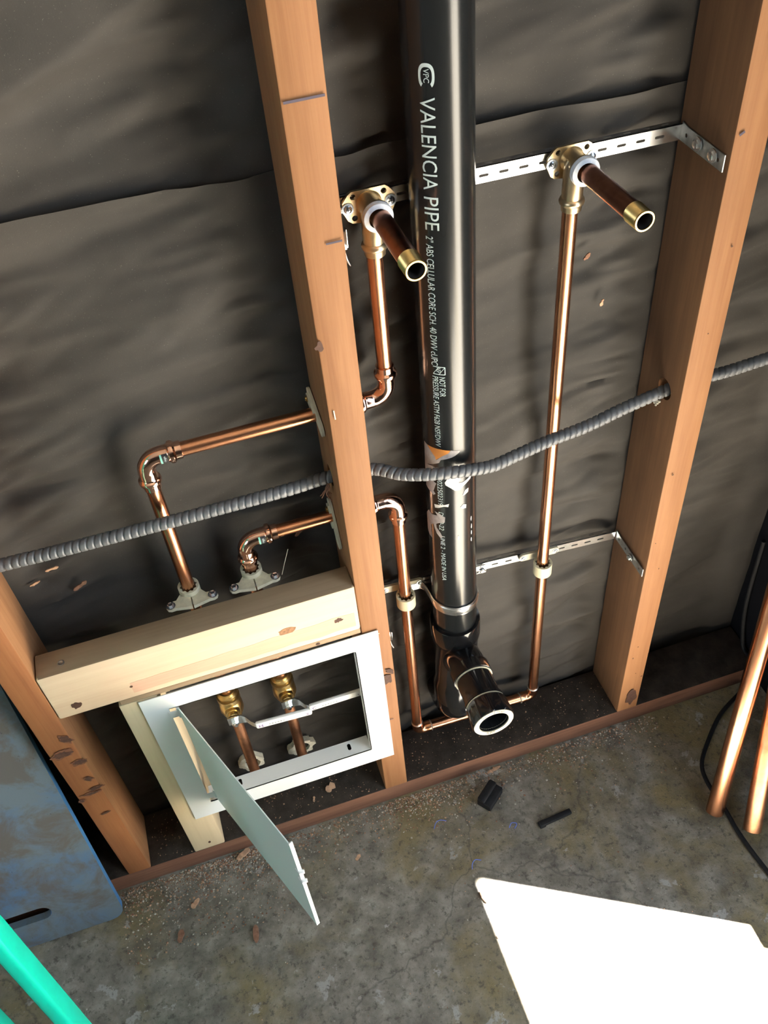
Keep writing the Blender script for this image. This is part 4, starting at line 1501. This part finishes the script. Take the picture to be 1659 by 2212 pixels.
# fibres hanging by the conduit at the middle stud
mb = MB()
for k in range(9):
    q = random.uniform(-0.006, 0.006)
    mb.sweep(cr_spline([V((-0.004, -0.050 + q, 0.7275)), V((-0.008 - 0.003 * random.random(), -0.052 + q, 0.722)), V((-0.008 + random.uniform(-0.010, 0.006), -0.050 + q * 2, 0.712 + random.uniform(-0.006, 0.006)))], 0.002), 0.0006, 5)
tag(mb.build('fibre_tuft', M['chip_dark']), 'tuft of brown fibres hanging under the conduit at the middle stud', 'fibre')
tag(MB().sweep([(-0.082, -0.046, 0.592), (-0.075, -0.040, 0.606), (-0.067, -0.036, 0.624)], 0.0004, 5).build('straw', M['cream_dusty']), 'single pale straw sticking up beside the right split clamp', 'straw')


tag(crumbs_early([(0.4215 - 0.002 * (k % 3), -0.058 + 0.003 * (k % 4), 0.7235 - 0.0022 * (k // 3)) for k in range(9)]), 'white crumbs below the conduit where it enters the right stud', 'crumbs', kind='stuff')


def crumbs(name, pts, mats, s0, s1):
    mb = MB()
    for (x_, y_, z_) in pts:
        s = random.uniform(s0, s1) * (0.5 + random.random())
        a = random.uniform(0, 2 * PI)
        e = random.uniform(0.4, 1.0)
        c_, n_ = math.cos(a), math.sin(a)
        vs = [(x_ + c_ * s, y_ + n_ * s, z_), (x_ - n_ * s * e, y_ + c_ * s * e, z_), (x_ - c_ * s, y_ - n_ * s, z_), (x_ + n_ * s * e, y_ - c_ * s * e, z_),
              (x_ + s * 0.2, y_, z_ + s * random.uniform(0.5, 1.1))]
        mb.add(vs, [(0, 1, 4), (1, 2, 4), (2, 3, 4), (3, 0, 4), (3, 2, 1, 0)], random.randrange(len(mats)))
    return mb.build(name, mats, sharp=10)


pts = []
for k in range(5200):
    x_ = random.uniform(-0.46, 0.50)
    d = random.expovariate(1 / 0.022)
    dens = 0.25 + 0.75 * (noise.noise(V((x_ * 7, 1, 4))) * 0.5 + 0.5) + (0.5 if x_ < -0.2 else 0)
    if random.random() < dens and d < 0.13:
        pts.append((x_, YF - 0.003 - d, 0.0003))
for k in range(1100):
    pts.append((random.choice((0.02, 0.09, -0.25, -0.30)) + random.gauss(0, 0.035), YF - 0.004 - random.expovariate(1 / 0.014), 0.0003))
for k in range(650):
    x_ = random.uniform(-0.46, -0.20)
    pts.append((x_, random.uniform(-0.22, -0.10), 0.0003))
tag(crumbs('sawdust', pts, [M['dust'], M['dust_pale'], M['chip_dark']], 0.0006, 0.0019), 'sawdust and grit strewn over the floor along the bottom plate', 'sawdust', kind='stuff')
pts = [(random.uniform(-0.39, 0.43), random.uniform(-0.09, -0.006), HP + 0.0003) for k in range(900)]
pts = [p for p in pts if not (-0.01 < p[0] < 0.045 or -0.33 < p[0] < -0.28)]
tag(crumbs('plate_dust', pts, [M['dust'], M['chip_dark']], 0.0004, 0.0014), 'dust and crumbs lying on top of the bottom plate', 'dust', kind='stuff')
pts = [(random.uniform(-0.60, 0.56), random.uniform(-0.60, -0.10), 0.0003) for k in range(520)]
tag(crumbs('floor_grit', pts, [M['dust_pale'], M['chip'], M['chip_dark']], 0.0004, 0.0013), 'scattered grit on the open concrete floor', 'grit', kind='stuff')

# ladder leaning on the back wall, standing just outside the left of the view
def rail(name, dx, dy0, wx, wy):
    bot, top = g0 + (g1 - g0) * (0.4495 / 0.2), g0 - (g1 - g0) * (1.55 / 0.2)
    secs = []
    rr = 0.0055
    for cx_, cy_, a0 in ((-rr, rr, -90), (-rr, wy - rr, 0), (-wx + rr, wy - rr, 90), (-wx + rr, rr, 180)):
        for k in range(4):
            a = math.radians(a0 + 30 * k)
            secs.append((cx_ + rr * math.cos(a), cy_ + rr * math.sin(a)))
    vs = [(e.x + dx + p[0], e.y + dy0 + p[1], e.z) for e in (bot, top) for p in secs]
    n = len(secs)
    fs = [(k, (k + 1) % n, n + (k + 1) % n, n + k) for k in range(n)] + [tuple(range(n))[::-1], tuple(range(n, 2 * n))]
    MB().add(vs, fs).build(name, M['teal'], rl, sharp=50)


rail('rail', 0, 0, 0.019, 0.037)
rail('fly_rail', -0.075, 0.0, 0.019, 0.037)
rail('rail', -0.46, 0, 0.019, 0.037)
for k in range(5):
    z_ = 0.62 + 0.30 * k
    e = g0 + (g1 - g0) * ((0.45 - z_) / 0.2)
    MB().sweep([(e.x - 0.019, e.y + 0.018, z_), (e.x - 0.46, e.y + 0.018, z_)], 0.014, 14).build('rung', M['teal'], rl)
